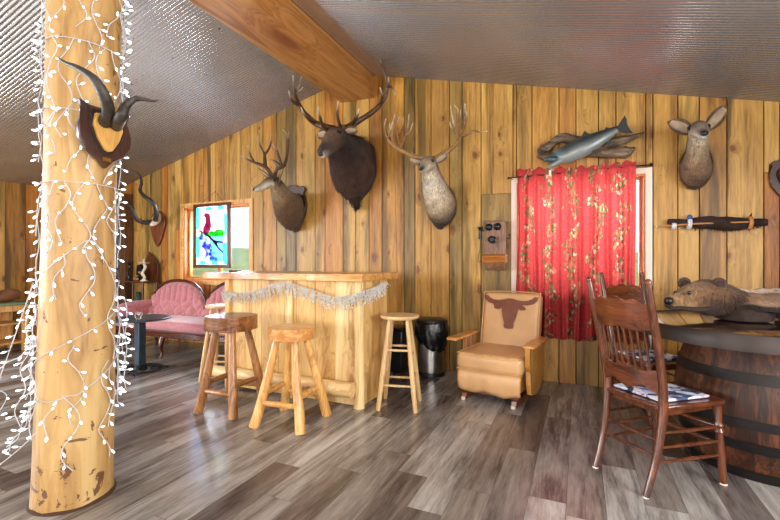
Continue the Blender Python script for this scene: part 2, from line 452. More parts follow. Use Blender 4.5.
xs = [(XL, None, 0)]
L = []
x = XL; rr = random.Random(11)
while x < wallx(215)-.12:
    x += rr.choice((.14, .19, .24, .28)); L.append((x, rr.random()*.95, rr.choice((0, 0, 1.7, 0))))
L = [l for l in L if l[0] < wallx(215)]
L += [(wallx(215), .25, 0)]+[(wallx(p), t, 0) for p, t in pre]+[(wallx(p), t, j) for p, t, j in seam]
x = L[-1][0]
while x < XR-.3:
    x += rr.choice((.19, .24, .28)); L.append((x, rr.random(), 0))
L.append((XR, .3, 0))
runs = []; prev = XL
for x, t, j in L:
    cuts = [c for c in (WL[0], WL[1], WR[0], WR[1], RX) if prev+1e-3 < c < x-1e-3]
    for c in cuts:
        if c-prev > .004: runs.append((prev, c, t, j))
        prev = c
    runs.append((prev, x, t, j)); prev = x
bm = BM(); at = bm.faces.layers.float.new('rnd')
mpb = lambda u, z, t: V(u, YW+t, z)
boards(bm, at, runs, roof, mpb, [WL, WR]); core(bm, XL-.15, XR+.15, roof, mpb, [WL, WR])
struct('wall_back', bm, [M['wall'], M['darkgap']], smooth=False)
def rndruns(a, b, seed, cuts=()):
    r = random.Random(seed); out = []; x = a
    while x < b-1e-3:
        n = min(b, x+r.choice((.14, .19, .24, .28)))
        for c in cuts:
            if x+1e-3 < c < n-1e-3: n = c
        out.append((x, n, r.random()*.95, 0)); x = n
    return out
hw = [(-3.1, -1.5, .95, 2.05), (-.9, .7, .95, 2.05)]
bm = BM(); at = bm.faces.layers.float.new('rnd')
mpl = lambda u, z, t: V(XL-t, u, z)
zt = roof(XL)
boards(bm, at, rndruns(YB, YW, 5, [-3.1, -1.5, -.9, .7]), lambda u: zt, mpl, hw); core(bm, YB-.15, YW+.15, lambda u: zt, mpl, hw)
struct('wall_left', bm, [M['wall'], M['darkgap']], smooth=False)
hr = [(-3.0, -1.2, .9, 2.05), (.2, 2.0, .9, 2.05)]
bm = BM(); at = bm.faces.layers.float.new('rnd')
mpr = lambda u, z, t: V(XR+t, u, z)
boards(bm, at, rndruns(YB, YW, 6, [-3.0, -1.2, .2, 2.0]), lambda u: zt, mpr, hr); core(bm, YB-.15, YW+.15, lambda u: zt, mpr, hr)
struct('wall_right', bm, [M['wall'], M['darkgap']], smooth=False)
hf = [(-6.4, -3.9, .9, 2.1), (-1.2, 1.3, .9, 2.1)]
bm = BM(); at = bm.faces.layers.float.new('rnd')
mpf = lambda u, z, t: V(u, YB-t, z)
boards(bm, at, rndruns(XL, XR, 8, [-6.4, -3.9, -1.2, 1.3, RX]), roof, mpf, hf); core(bm, XL-.15, XR+.15, roof, mpf, hf)
struct('wall_front', bm, [M['wall'], M['darkgap']], smooth=False)

# ---------------------------------------------------------------- corrugated ceiling
def slope(side):
    bm = BM(); pitch = .034; A = .0115; per = 8
    n = int((YW-YB+.1)/pitch*per)
    xe = XL-.1 if side < 0 else XR+.1
    nx = 1
    rows = []
    for i in range(n+1):
        y = YB-.05+i*pitch/per
        ph = 2*PI*i/per
        k = int((y-YB)/.82)
        z = -A*abs(math.sin(ph/2))+ .0012*(k % 2)
        rows.append([bm.verts.new((xx, y, RZ-SL*abs(xx-RX)+z)) for xx in (RX, xe)])
    for a, b in zip(rows, rows[1:]): bm.faces.new((a[0], a[1], b[1], b[0]))
    # roof deck above keeps the sky out
    prism(bm, [(RX, RZ+.012), (xe, RZ-SL*abs(xe-RX)+.012), (xe, RZ-SL*abs(xe-RX)+.1), (RX, RZ+.1)], lambda u, v, t: V(u, t, v), YB-.2, YW+.2, 1)
    # screw heads in rows
    for xx in [RX+side*(.55+.62*j) for j in range(8)]:
        if abs(xx-RX) > 4.7: continue
        for j in range(24):
            y = YB+.3+j*.4
            sph(bm, (xx, y, RZ-SL*abs(xx-RX)-.005), .008, (1, 1, .5), 8, 2)
    return bm
o = struct('ceiling', slope(-1), [M['roof'], M['darkgap'], M['blackm']], angle=60)
o = struct('ceiling', slope(1), [M['roof'], M['darkgap'], M['blackm']], angle=60)
bm = BM()
prism(bm, [(-2.70, 3.175), (-2.24, 3.165), (-2.24, roof(-2.24)-.006), (-2.5, 3.49), (-2.70, roof(-2.70)-.006)], lambda u, v, t: V(u, t, v), YB, YW-.002)
struct('trim_1', bm, M['beam'], bevel=.012)

# ---------------------------------------------------------------- windows
def window(name, h, mp, trimm, w=.05):
    x0, x1, z0, z1 = h
    bm = BM()
    def b(u0, u1, a, c, t0, t1, mi): prism(bm, [(u0, a), (u1, a), (u1, c), (u0, c)], mp, t0, t1, mi)
    # casing on the wall face
    b(x0-w, x0+.004, z0-w, z1+w, -.016, .002, 0); b(x1-.004, x1+w, z0-w, z1+w, -.016, .002, 0)
    b(x0+.004, x1-.004, z1-.004, z1+w, -.016, .002, 0); b(x0+.004, x1-.004, z0-w, z0+.004, -.02, .002, 0)
    fr = struct(name, bm, [trimm, M['winwood']], bevel=.002)
    bm = BM()
    s = .048; m = (x0+x1)/2
    def c(u0, u1, a, d, t0, t1): prism(bm, [(u0, a), (u1, a), (u1, d), (u0, d)], mp, t0, t1)
    c(x0+.001, x0+.02, z0, z1, .003, .145); c(x1-.02, x1-.001, z0, z1, .003, .145); c(x0+.02, x1-.02, z1-.02, z1-.001, .003, .145); c(x0+.02, x1-.02, z0+.001, z0+.02, .003, .145)
    c(x0+.02, x0+s, z0+.02, z1-.02, .07, .11); c(x1-s, x1-.02, z0+.02, z1-.02, .07, .11)
    c(x0+s, x1-s, z1-s, z1-.02, .07, .11); c(x0+s, x1-s, z0+.02, z0+s, .07, .11); c(m-.03, m+.03, z0+s, z1-s, .07, .11)
    obj('sash', bm, M['winwood'], fr, bevel=.002)
    bm = BM()
    prism(bm, [(x0+s, z0+s), (x1-s, z0+s), (x1-s, z1-s), (x0+s, z1-s)], mp, .088, .092)
    obj('pane', bm, M['pane'], fr, smooth=False)
    return fr
s = NT('window_glass')
tr = s.n('ShaderNodeBsdfTransparent', {0: (.97, .98, .98)}); gl = s.n('ShaderNodeBsdfGlossy', {'Roughness': .02})
fz = s.n('ShaderNodeFresnel', {'IOR': 1.3})
mx = s.n('ShaderNodeMixShader', {0: fz.outputs[0], 1: tr.outputs[0], 2: gl.outputs[0]}); s.put(s.out.inputs[0], mx.outputs[0])
M['pane'] = s.m
window('window_1', WL, mpb, M['trim'], .06)
window('window_2', WR, mpb, M['trimw'], .05)
for i, h in enumerate(hw): window('window_%d' % (3+i), h, mpl, M['trim'])
for i, h in enumerate(hr): window('window_%d' % (5+i), h, mpr, M['trim'])
for i, h in enumerate(hf): window('window_%d' % (7+i), h, mpf, M['trim'])

# ---------------------------------------------------------------- yard outside and sky
bm = BM()
for i in range(40):
    pass
bmesh.ops.create_grid(bm, x_segments=60, y_segments=60, size=60)
for v in bm.verts:
    r = math.hypot(v.co.x+2, v.co.y)
    v.co.z = -.35+(max(0, r-14)*.06)+.5*noise.noise(V(v.co.x*.15, v.co.y*.15, 1))*min(1, max(0, r-10)/10)
s = NT('summer_grass'); co = s.coord()
s.set(Base_Color=s.ramp(s.noise(co, .6, 6, .7), [(.3, c8(120,150,80)), (.5, c8(170,190,120)), (.7, c8(214,218,170))]), Roughness=.9)
o = obj('grass', bm, s.m); tag(o, 'green grassy yard seen through the left window', 'grass', kind='stuff')
w = bpy.data.worlds.new('World'); SC.world = w; w.use_nodes = True
nt = w.node_tree; bg = nt.nodes['Background']
sky = nt.nodes.new('ShaderNodeTexSky'); sky.sky_type = 'HOSEK_WILKIE'; sky.turbidity = 6; sky.ground_albedo = .4
sky.sun_direction = Vector((.5, .35, .8)).normalized()
mixn = nt.nodes.new('ShaderNodeMix'); mixn.data_type = 'RGBA'; mixn.inputs[0].default_value = .6
nt.links.new(sky.outputs[0], mixn.inputs[6]); mixn.inputs[7].default_value = (.9, .95, 1, 1)
nt.links.new(mixn.outputs[2], bg.inputs[0]); bg.inputs[1].default_value = SKY

def area(loc, size, target, e, col=(1, .97, .93), spread=PI, name='window_daylight'):
    l = bpy.data.lights.new(name, 'AREA'); l.shape = 'RECTANGLE'; l.size, l.size_y = size; l.energy = e; l.color = col; l.spread = spread
    o = bpy.data.objects.new(name, l); COL.objects.link(o); o.location = loc
    o.rotation_euler = (Vector(target)-Vector(loc)).to_track_quat('-Z', 'Y').to_euler()
    return o
# area lights added as daylight at the unseen windows of the other walls
for h in hf: area(((h[0]+h[1])/2, YB+.02, 1.5), (2.3, 1.1), ((h[0]+h[1])/2, 5, 1.0), E_FRONT, (1, .985, .96))
for h in hr: area((XR-.02, (h[0]+h[1])/2, 1.5), (1.7, 1.1), (-5, (h[0]+h[1])/2, 1.2), E_RIGHT, (.97, .985, 1))
for h in hw: area((XL+.02, (h[0]+h[1])/2, 1.5), (1.5, 1.05), (5, (h[0]+h[1])/2, 1.2), E_LEFT, (.9, .95, 1))
# back wall windows: sky light coming in
area((.0, YW+.3, 1.7), (1.1, 1.2), (0.05, 0, .6), E_BACKR, (.95, .98, 1))
area((-4.82, YW+.3, 1.7), (1.1, 1.2), (-4.0, 0, .6), E_BACKL, (.92, .97, 1))
# ceiling lamps added out of view to brighten the hall
for x, y in ADDED_LAMPS:
    r = root('ceiling_lamp', (x, y, roof(x)-.012), 0, 'round flush ceiling lamp on the corrugated ceiling behind the viewer', 'lamp', 'flush ceiling lamps')
    bm = BM(); lathe(bm, [(.16, -.0), (.17, -.02), (.165, -.05), (.15, -.055)], 28); obj('lamp_base', bm, M['trimw'], r)
    bm = BM(); lathe(bm, [(.149, -.052), (.14, -.08), (.09, -.105), (.02, -.112)], 28); obj('lamp_shade', bm, M['lampglow'], r)
# ================================================================ log post and string lights
PC = V(-2.375, 1.30, 0); PR = .160
def post_r(z, a):
    return (PR+.010*math.exp(-z*6)+.006*math.sin(z*2.1+1))*(1+.018*noise.noise(V(math.cos(a)*1.5, math.sin(a)*1.5, z*1.3)))
def post_c(z): return V(PC.x+.022*z, PC.y+.010*z, 0)
def post_pt(a, z, off=0):
    c = post_c(z); r = post_r(z, a)+off
    return V(c.x+r*math.cos(a), c.y+r*math.sin(a), z)
r = root('log_post', (PC.x, PC.y, 0), 0, 'peeled honey log post holding up the ridge beam, wrapped in string lights', 'post')
bm = BM(); rings = []
for i in range(81):
    z = 3.17*i/80
    rings.append([bm.verts.new(post_pt(2*PI*k/40, z)) for k in range(40)])
for a, b in zip(rings, rings[1:]):
    for k in range(40): bm.faces.new((a[k], a[(k+1) % 40], b[(k+1) % 40], b[k]))
bm.faces.new(rings[-1]); bm.faces.new(rings[0][::-1])
s = NT('peeled_log_with_bark_specks'); co_ = s.coord()
v = s.vm('MULTIPLY', co_, (1, 1, .16)); g = s.noise(v, 9, 4, .6, 1.0)
base = s.ramp(g, [(.3, c8(142,104,58)), (.45, c8(180,140,84)), (.6, c8(198,162,104)), (.8, c8(208,178,124))])
zz = s.n('ShaderNodeSeparateXYZ', {0: co_}).outputs[2]
low = s.ramp(zz, [(.0, (1, 1, 1)), (.5, (.35, .35, .35)), (.8, (0, 0, 0))])
sp = s.noise(s.vm('MULTIPLY', co_, (1, 1, .55)), 13, 5, .65, .4)
m1 = s.ma('GREATER_THAN', s.ma('ADD', sp, s.ma('MULTIPLY', low, .085)), .665)
sp2 = s.noise(s.vm('MULTIPLY', co_, (1, 1, 2.4)), 7, 4, .6, .8)
m2 = s.ma('GREATER_THAN', s.ma('ADD', sp2, s.ma('MULTIPLY', low, .06)), .69)
m = s.ma('MAXIMUM', m1, m2)
s.set(Base_Color=s.mix(s.ma('MULTIPLY', m, .85), base, c8(84, 44, 20)), Roughness=.5, Coat_Weight=.1, Coat_Roughness=.3)
s.bump(s.ma('SUBTRACT', g, s.ma('MULTIPLY', m, .6)), .35, .01)
obj('log_trunk', bm, s.m, r, world=True)
bm = BM()
rr = random.Random(4)
rings = []
for k in range(41):
    a = 2*PI*k/40
    h = .012+.022*noise.noise(V(math.cos(a)*2, math.sin(a)*2, 5))
    rings.append((post_pt(a, 0, .004), post_pt(a, 0.0, .010), post_pt(a, h, .007), post_pt(a, h+.004, .002)))
for a, b in zip(rings, rings[1:]):
    A = [bm.verts.new(p) for p in a]; B = [bm.verts.new(p) for p in b]
    for k in range(3): bm.faces.new((A[k], B[k], B[k+1], A[k+1]))
bmesh.ops.remove_doubles(bm, verts=bm.verts, dist=1e-5)
obj('bark_edge', bm, plain('dark_bark', c8(70, 42, 24), .9, 0, .8, 60), r, world=True)

s = NT('led_bulb'); s.set(Base_Color=(1, 1, 1), Emission_Color=(.80, .90, 1), Emission_Strength=LEDE); M['led'] = s.m
bulb_mesh = None
def light_string(label, runs, drops=()):
    "runs: list of polylines in world space; bulbs along them"
    global bulb_mesh
    p0 = runs[0]
    r = root('string_light', tuple(p0), 0, label, 'string lights', 'white string lights round the log post')
    bm = BM(); bulbs = []
    rb = random.Random(len(COL.objects))
    for pts, sp in runs[1]:
        C = [Vector(p) for p in crom(pts, 6)]
        tube(bm, C, .0021, 5)
        acc = rb.uniform(0, sp)
        for a, b in zip(C, C[1:]):
            acc += (b-a).length
            if acc > sp:
                acc = 0
                out = (b-V(PC.x, PC.y, b.z)).normalized()
                d = (out*rb.uniform(.5, 1)+V(rb.uniform(-.7, .7), rb.uniform(-.7, .7), rb.uniform(-.9, .3))).normalized()
                bulbs.append((b.copy(), d))
                tube(bm, [b, b+d*.017], .0028, 6)
    obj('light_cord', bm, M['wire'], r, world=True)
    if bulb_mesh is None:
        t = BM(); lathe(t, [(.0032, 0), (.0046, .004), (.0050, .012), (.0036, .019), (.001, .021)], 8)
        o = obj('bulb', t, M['led']); bulb_mesh = o.data; bpy.data.objects.remove(o)
    for b, d in bulbs[:98]:
        o = bpy.data.objects.new('bulb', bulb_mesh); COL.objects.link(o); o.parent = r
        o.location = (b+d*.016)-Vector(r.location)
        o.rotation_euler = d.to_track_quat('Z', 'Y').to_euler()
    return r
rr = random.Random(21)
A0 = math.radians(-28)            # direction from the post to the viewer
def drop(a, z, ln, off=.010, wig=.035):
    pts = []; n = max(3, int(ln/.055)); ph = rr.uniform(0, 6)
    for i in range(n+1):
        pts.append(post_pt(a+wig/PR*math.sin(i*1.3+ph)*rr.uniform(.4, 1.2), z-ln*i/n, off+rr.uniform(0, .012)))
    return pts
def wrap(z0, z1, a0, a1, sag=.0, off=.008):
    n = int(abs(a1-a0)/.25)+2
    return [post_pt(a0+(a1-a0)*i/n, z0+(z1-z0)*i/n-sag*math.sin(PI*i/n), off) for i in range(n+1)]
def band(z0, z1, turns, ndrop, lmin, lmax, sp, a_start=A0-PI):
    w_ = wrap(z0, z1, a_start, a_start+2*PI*turns)
    out = [(w_, sp*1.4)]
    for k in range(ndrop):
        t = ((k+.5)/ndrop-.5)*.62+.5; a = a_start+2*PI*t
        out.append((drop(a, z0+(z1-z0)*t/turns, rr.uniform(lmin, lmax)), sp))
    return (w_[0], out)
light_string('topmost strand of white string lights round the log post just under the ceiling', band(2.66, 2.62, 1.0, 8, .3, .42, .06))
light_string('strand of white string lights round the log post above the ridged horns', band(2.28, 2.26, 1.0, 9, .3, .5, .06))
light_string('strand of white string lights round the log post level with the horn plaque', band(1.96, 1.90, 1.0, 8, .2, .34, .07))
light_string('strand of white string lights round the log post just below the horn plaque', band(1.59, 1.58, 1.0, 9, .22, .42, .07))
# loose loops lower down
w1 = wrap(1.02, 1.30, A0-1.9, A0+.1)+wrap(1.30, .92, A0+.3, A0+1.75)
w1b = wrap(.70, .98, A0-1.5, A0+1.55)
dr = [(drop(A0+x, z, l), .065) for x, z, l in ((-1.45, 1.22, .5), (-1.2, 1.15, .35), (-.5, 1.24, .22), (.2, 1.28, .35), (.9, 1.05, .35), (1.3, 1.1, .6), (1.6, .98, .5), (-1.6, 1.0, .6), (.0, .80, .38), (-1.3, .84, .4))]
light_string('looping strand of white string lights crossing the middle of the log post', (w1[0], [(w1, .08), (w1b, .09)]+dr))
w2 = wrap(.62, .56, A0-1.6, A0-.2, .05)+wrap(.56, .74, A0, A0+1.6)
dr = [(drop(A0+x, z, l), .07) for x, z, l in ((-.6, .52, .16), (-.1, .56, .36), (.75, .70, .5), (.95, .66, .3), (1.35, .74, .32), (-1.1, .55, .2), (1.5, .9, .4))]
light_string('lowest strand of white string lights hanging near the foot of the log post', (w2[0], [(w2, .1)]+dr))
# bunch trailing off the left side of the post
L0 = post_pt(A0-1.5, 1.08, .02)
R_ = V(CT, ST, 0)
def off(u, z, f=0): return V(L0.x, L0.y, 0)+R_*u*1.3+V(-ST, CT, 0)*f+V(0, 0, z)
sw = [(off(0, 1.1), off(-.04, .95), off(-.075, .82), off(-.12, .66), off(-.17, .5), off(-.24, .36)), (off(-.01, 1.0), off(-.03, .88), off(-.01, .78), off(-.05, .68), off(-.03, .58), off(-.07, .48), off(-.05, .4)),
      (off(0, .82), off(-.05, .74), off(-.11, .70), off(-.16, .60), off(-.10, .55), off(-.14, .45), off(-.19, .36), off(-.15, .27)),
      (off(0, .50), off(-.04, .42), off(-.06, .34), off(-.10, .30)), (off(.02, .55), off(-.02, .47), off(-.03, .4), off(-.08, .33), off(-.09, .28)),
      (off(.06, .42, -.03), off(-.03, .31, -.02), off(-.12, .22), off(-.2, .15), off(-.3, .1)), (off(-.17, .28), off(-.14, .2), off(-.17, .12), off(-.19, .05)),
      (off(-.12, .64), off(-.15, .55), off(-.13, .46), off(-.18, .42), off(-.15, .37)), (off(0.01, .92), off(.02, .8), off(-.02, .7), off(.0, .62), off(-.03, .53))]
light_string('bunch of white string lights trailing off the left side of the log post', (L0, [(list(s_), .062) for s_ in sw]))
R0 = post_pt(A0+1.5, 1.0, .02)
def offr(u, z): return V(R0.x, R0.y, 0)+R_*u+V(0, 0, z)
sw = [(offr(0, 1.02), offr(.03, .98), offr(.035, .88), offr(.025, .8), offr(.035, .72), offr(.01, .64)), (offr(0, .9), offr(.02, .82), offr(.01, .74), offr(.03, .66), offr(.02, .58), offr(.03, .52))]
light_string('short strands of white string lights hanging off the right side of the log post', (R0, [(list(s_), .06) for s_ in sw]))

# ================================================================ bar
br = root('bar_counter', (-2.34, 3.29, 0), 0, 'pine board bar with a live edge top and log foot rail', 'bar')
BX0, BX1, BY0, BY1, BH = -3.06, -1.62, 3.03, 3.52, 1.04
bm = BM(); at = bm.faces.layers.float.new('rnd'); rb = random.Random(5)
def bpanel(p0, p1, n, inw, z0=.02, z1=BH-.0):
    p0, p1, inw = Vector(p0), Vector(p1), Vector(inw)
    for k in range(n):
        a = p0.lerp(p1, k/n)+(p1-p0).normalized()*.0015; b = p0.lerp(p1, (k+1)/n)-(p1-p0).normalized()*.0015
        t = rb.random()
        c = [a, b, b+inw*.02, a+inw*.02]
        lo = [bm.verts.new((p.x, p.y, z0)) for p in c]; hi = [bm.verts.new((p.x, p.y, z1)) for p in c]
        fs = [bm.faces.new(lo[::-1]), bm.faces.new(hi)]+[bm.faces.new((lo[i], lo[(i+1) % 4], hi[(i+1) % 4], hi[i])) for i in range(4)]
        for f in fs: f[at] = t
bpanel((BX0, BY0, 0), (BX1-.06, BY0, 0), 7, (0, 1, 0))
bpanel((BX1, BY0+.03, 0), (BX1, BY1, 0), 3, (-1, 0, 0))
bpanel((BX0, BY0+.03, 0), (BX0, BY1, 0), 3, (1, 0, 0))
obj('board_panel', bm, M['bar'], br, world=True, bevel=.002)
for xx in (BX1-.035, ):
    bm = BM(); tube(bm, [(xx, BY0+.015, 0), (xx+.004, BY0+.012, .35), (xx-.003, BY0+.016, .7), (xx, BY0+.015, BH)], [.045, .042, .043, .04], 14, 4, wob=.12)
    obj('corner_log', bm, M['bar'], br, world=True)
bm = BM(); box(bm, BX0-.03, BX0+.03, BY0-.03, BY0+.03, 0, BH); obj('corner_post', bm, M['post'], br, world=True, bevel=.008)
bm = BM(); box(bm, (BX0+BX1)/2-.035, (BX0+BX1)/2+.035, BY0-.022, BY0-.001, .0, BH); obj('center_batten', bm, M['bar'], br, world=True, bevel=.004)
bm = BM()   # live edge slab
n = 40; out = []
for i in range(n+1):
    x = -3.31+(3.31-1.57)*i/n; out.append((x, 2.93+.022*noise.noise(V(x*4, 0, 0))+.01*noise.noise(V(x*14, 3, 0))))
for i in range(n//3+1):
    x = -1.57-(3.31-1.57)*i/(n//3); out.append((x, 3.66+.02*noise.noise(V(x*4, 9, 0))))
prism(bm, out, lambda u, v, t: V(u, v, t), 1.043, 1.102); tri(bm)
obj('bar_top', bm, M['slab'], br, world=True, bevel=.014)
bm = BM(); tube(bm, [(-3.2, BY0-.09, .17), (-2.8, BY0-.088, .168), (-2.2, BY0-.093, .175), (-1.66, BY0-.09, .17)], [.05, .055, .058, .06], 14, 5, wob=.12)
obj('foot_rail', bm, wood('rail_log', [c8(204,162,104), c8(232,196,138), c8(244,216,164)], 'X', 1.2, .3, .45), br, world=True)
for xx in (-2.95, -2.35, -1.8):
    bm = BM(); box(bm, xx-.03, xx+.03, BY0-.09, BY0-.001, .13, .2); obj('rail_bracket', bm, M['bar'], br, world=True, bevel=.004)
# unlit icicle garland under the bar top
gr = root('icicle_garland', (-2.3, 2.99, 1.03), 0, 'unlit clear icicle light garland swagged under the bar top', 'garland')
bm = BM(); rg = random.Random(8)
path = [(-3.08, 2.985, .93), (-2.9, 2.98, .91), (-2.62, 2.975, .96), (-2.38, 2.97, 1.02), (-2.1, 2.975, .97), (-1.85, 2.975, .91), (-1.63, 2.98, .95), (-1.55, 3.12, .99), (-1.54, 3.3, 1.03)]
C = [Vector(p) for p in crom(path, 12)]
tube(bm, C, .003, 5)
obj('garland_cord', bm, M['wire'], gr, world=True)
bm = BM()
for c in C:
    for q in range(4):
        p = c+V(rg.uniform(-.02, .02), rg.uniform(-.015, .0), 0); l = rg.uniform(.02, .11)
        pts = [p]
        for k in range(3): pts.append(pts[-1]+V(rg.uniform(-.018, .018), rg.uniform(-.008, .006), -l/3))
        tube(bm, pts, .0016, 4)
        for e in pts[1:]:
            d = V(rg.uniform(-1, 1), rg.uniform(-1, .2), rg.uniform(-.8, .4)).normalized()*.016
            tube(bm, [e, e+d*.4, e+d], [.0015, .0042, .001], 5)
o = obj('icicle_strands', bm, M['garl'], gr, world=True); o['kind'] = 'stuff'
# small dish on the bar
r = root('trinket_dish', (-3.08, 3.12, 1.103), 0, 'small dark dish with red and white bits at the left end of the bar', 'dish')
bm = BM(); lathe(bm, [(.035, 0), (.055, .004), (.068, .014), (.064, .016), (.05, .008), (.01, .006)], 20); obj('dish_body', bm, M['dish'], r)
bm = BM()
for k in range(4): rbox(bm, (-.03+.02*k, .01*(k % 2)-.005, .014), (.018, .014, .012), .003, 1, mi=k % 2)
obj('pieces', bm, [M['red'], M['bone']], r)

# ================================================================ stools
def log_stool(name, loc, rz, seat_h, seat_r, th, legm, seatm, label, foot=.30, square=.0, seed=1, lr=.036):
    r = root(name, loc, rz, label, 'stool')
    rs = random.Random(seed)
    bm = BM(); out = []
    for k in range(36):
        a = 2*PI*k/36
        q = seat_r*(1+.05*noise.noise(V(math.cos(a)*1.4, math.sin(a)*1.4, seed*3)))
        if square: q *= (1/max(abs(math.cos(a)), abs(math.sin(a))))**square
        out.append((q*math.cos(a), q*math.sin(a)))
    prism(bm, out, lambda u, v, t: V(u, v, t), seat_h-th, seat_h); tri(bm)
    obj('seat', bm, seatm, r, bevel=.014)
    tops, feet = [], []
    for k in range(4):
        a = PI/4+k*PI/2
        t = V(math.cos(a)*seat_r*.62, math.sin(a)*seat_r*.62, seat_h-th+.01); f = V(math.cos(a)*foot, math.sin(a)*foot, 0)
        tops.append(t); feet.append(f)
        bm = BM(); m_ = t.lerp(f, .5)+V(rs.uniform(-.008, .008), rs.uniform(-.008, .008), 0)
        tube(bm, [f, f.lerp(m_, .5)+V(.004, 0, 0), m_, t], [lr*1.12, lr*1.05, lr*.98, lr*.8], 14, 4, wob=.10)
        for v in bm.verts: v.co.z = max(0, v.co.z)
        obj('leg', bm, legm, r)
    for k in range(4):
        j = (k+1) % 4; h = .17+.06*(k % 2)
        a = feet[k].lerp(tops[k], h/(seat_h-th)); b = feet[j].lerp(tops[j], h/(seat_h-th))
        bm = BM(); tube(bm, [a, a.lerp(b, .5), b], [.018, .023, .018], 10, 4, wob=.12)
        obj('stretcher', bm, legm, r)
    return r
log_stool('log_stool', (-2.60, 2.60, 0), math.radians(2), .765, .192, .115, M['log_dark'], M['seat_dark'], 'dark amber log bar stool with a thick cracked slab seat in front of the bar', .25, .25, 2, .034)
log_stool('log_stool', (-1.985, 2.585, 0), math.radians(5), .715, .172, .09, M['log_light'], M['seat_light'], 'honey coloured log bar stool with a round slab seat in front of the bar', .275, 0, 5, .034)
def turned_stool(loc, rz, label):
    r = root('bar_stool', loc, rz, label, 'stool')
    H = .76
    bm = BM(); lathe(bm, [(.02, H-.034), (.13, H-.034), (.158, H-.026), (.165, H-.012), (.160, H-.002), (.13, H), (.02, H-.004)], 36); obj('seat', bm, M['pale'], r)
    tops, feet = [], []
    for k in range(4):
        a = PI/4+k*PI/2
        t = V(math.cos(a)*.105, math.sin(a)*.105, H-.036); f = V(math.cos(a)*.215, math.sin(a)*.215, 0)
        tops.append(t); feet.append(f)
        bm = BM(); turned(bm, f, t, [(0, .016), (.03, .019), (.3, .021), (.6, .020), (.9, .016), (1, .014)], 14)
        for v in bm.verts: v.co.z = max(0, v.co.z)
        obj('leg', bm, M['pale'], r)
    for k in range(4):
        j = (k+1) % 4
        for h in ((.20, .48), (.25, .43))[k % 2]:
            a = feet[k].lerp(tops[k], h/(H-.036)); b = feet[j].lerp(tops[j], h/(H-.036))
            bm = BM(); turned(bm, a, b, [(0, .008), (.5, .0105), (1, .008)], 10); obj('rung', bm, M['pale'], r)
    return r
turned_stool((-1.375, 3.235, 0), math.radians(14), 'pale turned wood bar stool standing right of the bar')
turned_stool((-3.37, 3.24, 0), math.radians(20), 'pale turned wood bar stool half hidden at the left end of the bar')

# ================================================================ waste bins
r = root('waste_bin', (-1.45, 4.27, 0), 0, 'round steel waste bin with a black liner bag against the board wall', 'waste bin')
bm = BM(); lathe(bm, [(.13, .035), (.138, .04), (.142, .3), (.142, .50), (.13, .505)], 32); obj('bin_body', bm, M['steel'], r)
bm = BM(); lathe(bm, [(.144, 0), (.15, .008), (.148, .04), (.14, .045), (.05, .044)], 32); obj('base_ring', bm, M['black'], r)
bm = BM(); lathe(bm, [(.155, .545), (.162, .555), (.16, .585), (.13, .60), (.03, .605)], 32); obj('lid_rim', bm, M['black'], r)
bm = BM(); rings = []
for i in range(13):
    t = i/12; ring = []
    for k in range(56):
        a = 2*PI*k/56
        hem = .36-.09*math.sin(a*1.0+2.2)+.03*noise.noise(V(math.cos(a)*3, math.sin(a)*3, 4))
        z = .575+(hem-.575)*t
        q = .155+.012*math.sin(PI*min(1, t*1.1))+.016*noise.noise(V(math.cos(a)*6, math.sin(a)*6, z*8))*(.3+t)+(.022*max(0, math.cos(a-.2))*(1-abs(t-.35)) if t < .9 else 0)
        ring.append(bm.verts.new((q*math.cos(a), q*math.sin(a), z)))
    rings.append(ring)
for a, b in zip(rings, rings[1:]):
    for k in range(56): bm.faces.new((a[k], a[(k+1) % 56], b[(k+1) % 56], b[k]))
obj('liner_bag', bm, M['bag'], r, solid=.002)
bm = BM(); rbox(bm, (.0, -.165, .03), (.07, .06, .018), .006, 2); obj('pedal', bm, M['black'], r)
r = root('waste_bin', (-1.845, 4.26, 0), 0, 'black square waste bin half hidden behind the pale bar stool', 'waste bin')
bm = BM(); prism(bm, [(-.11, -.11), (.11, -.11), (.11, .11), (-.11, .11)], lambda u, v, t: V(u*(.85+.35*t), v*(.85+.35*t), t), 0, .46); obj('bin_body', bm, M['black'], r, bevel=.015)
bm = BM(); rbox(bm, (0, 0, .475), (.25, .25, .035), .012, 2); obj('bin_rim', bm, M['bag'], r)

# ================================================================ steer rocker recliner
RC = (-.665, 3.885, 0); rz = math.radians(-9)
r = root('rocker_recliner', RC, rz, 'tan vinyl rocker recliner with a brown longhorn head on its backrest', 'armchair')
bm = BM(); rbox(bm, (0, -.03, .335), (.585, .58, .155), .05, 5)
for v in bm.verts:
    if v.co.z > .36: v.co.z += .022*math.cos(v.co.x*4)*math.cos((v.co.y)*3)-.01+.006*noise.noise(v.co*9)
obj('seat_cushion', bm, M['tan'], r, sub=1)
bm = BM()
for zz in (.268, .405): 
    P_ = [(-.272, .2, zz), (-.275, -.27, zz), (-.25, -.296, zz), (0, -.302, zz), (.25, -.296, zz), (.275, -.27, zz), (.272, .2, zz)]
    tube(bm, P_, .006, 8, 4)
obj('seat_piping', bm, M['pipe'], r)
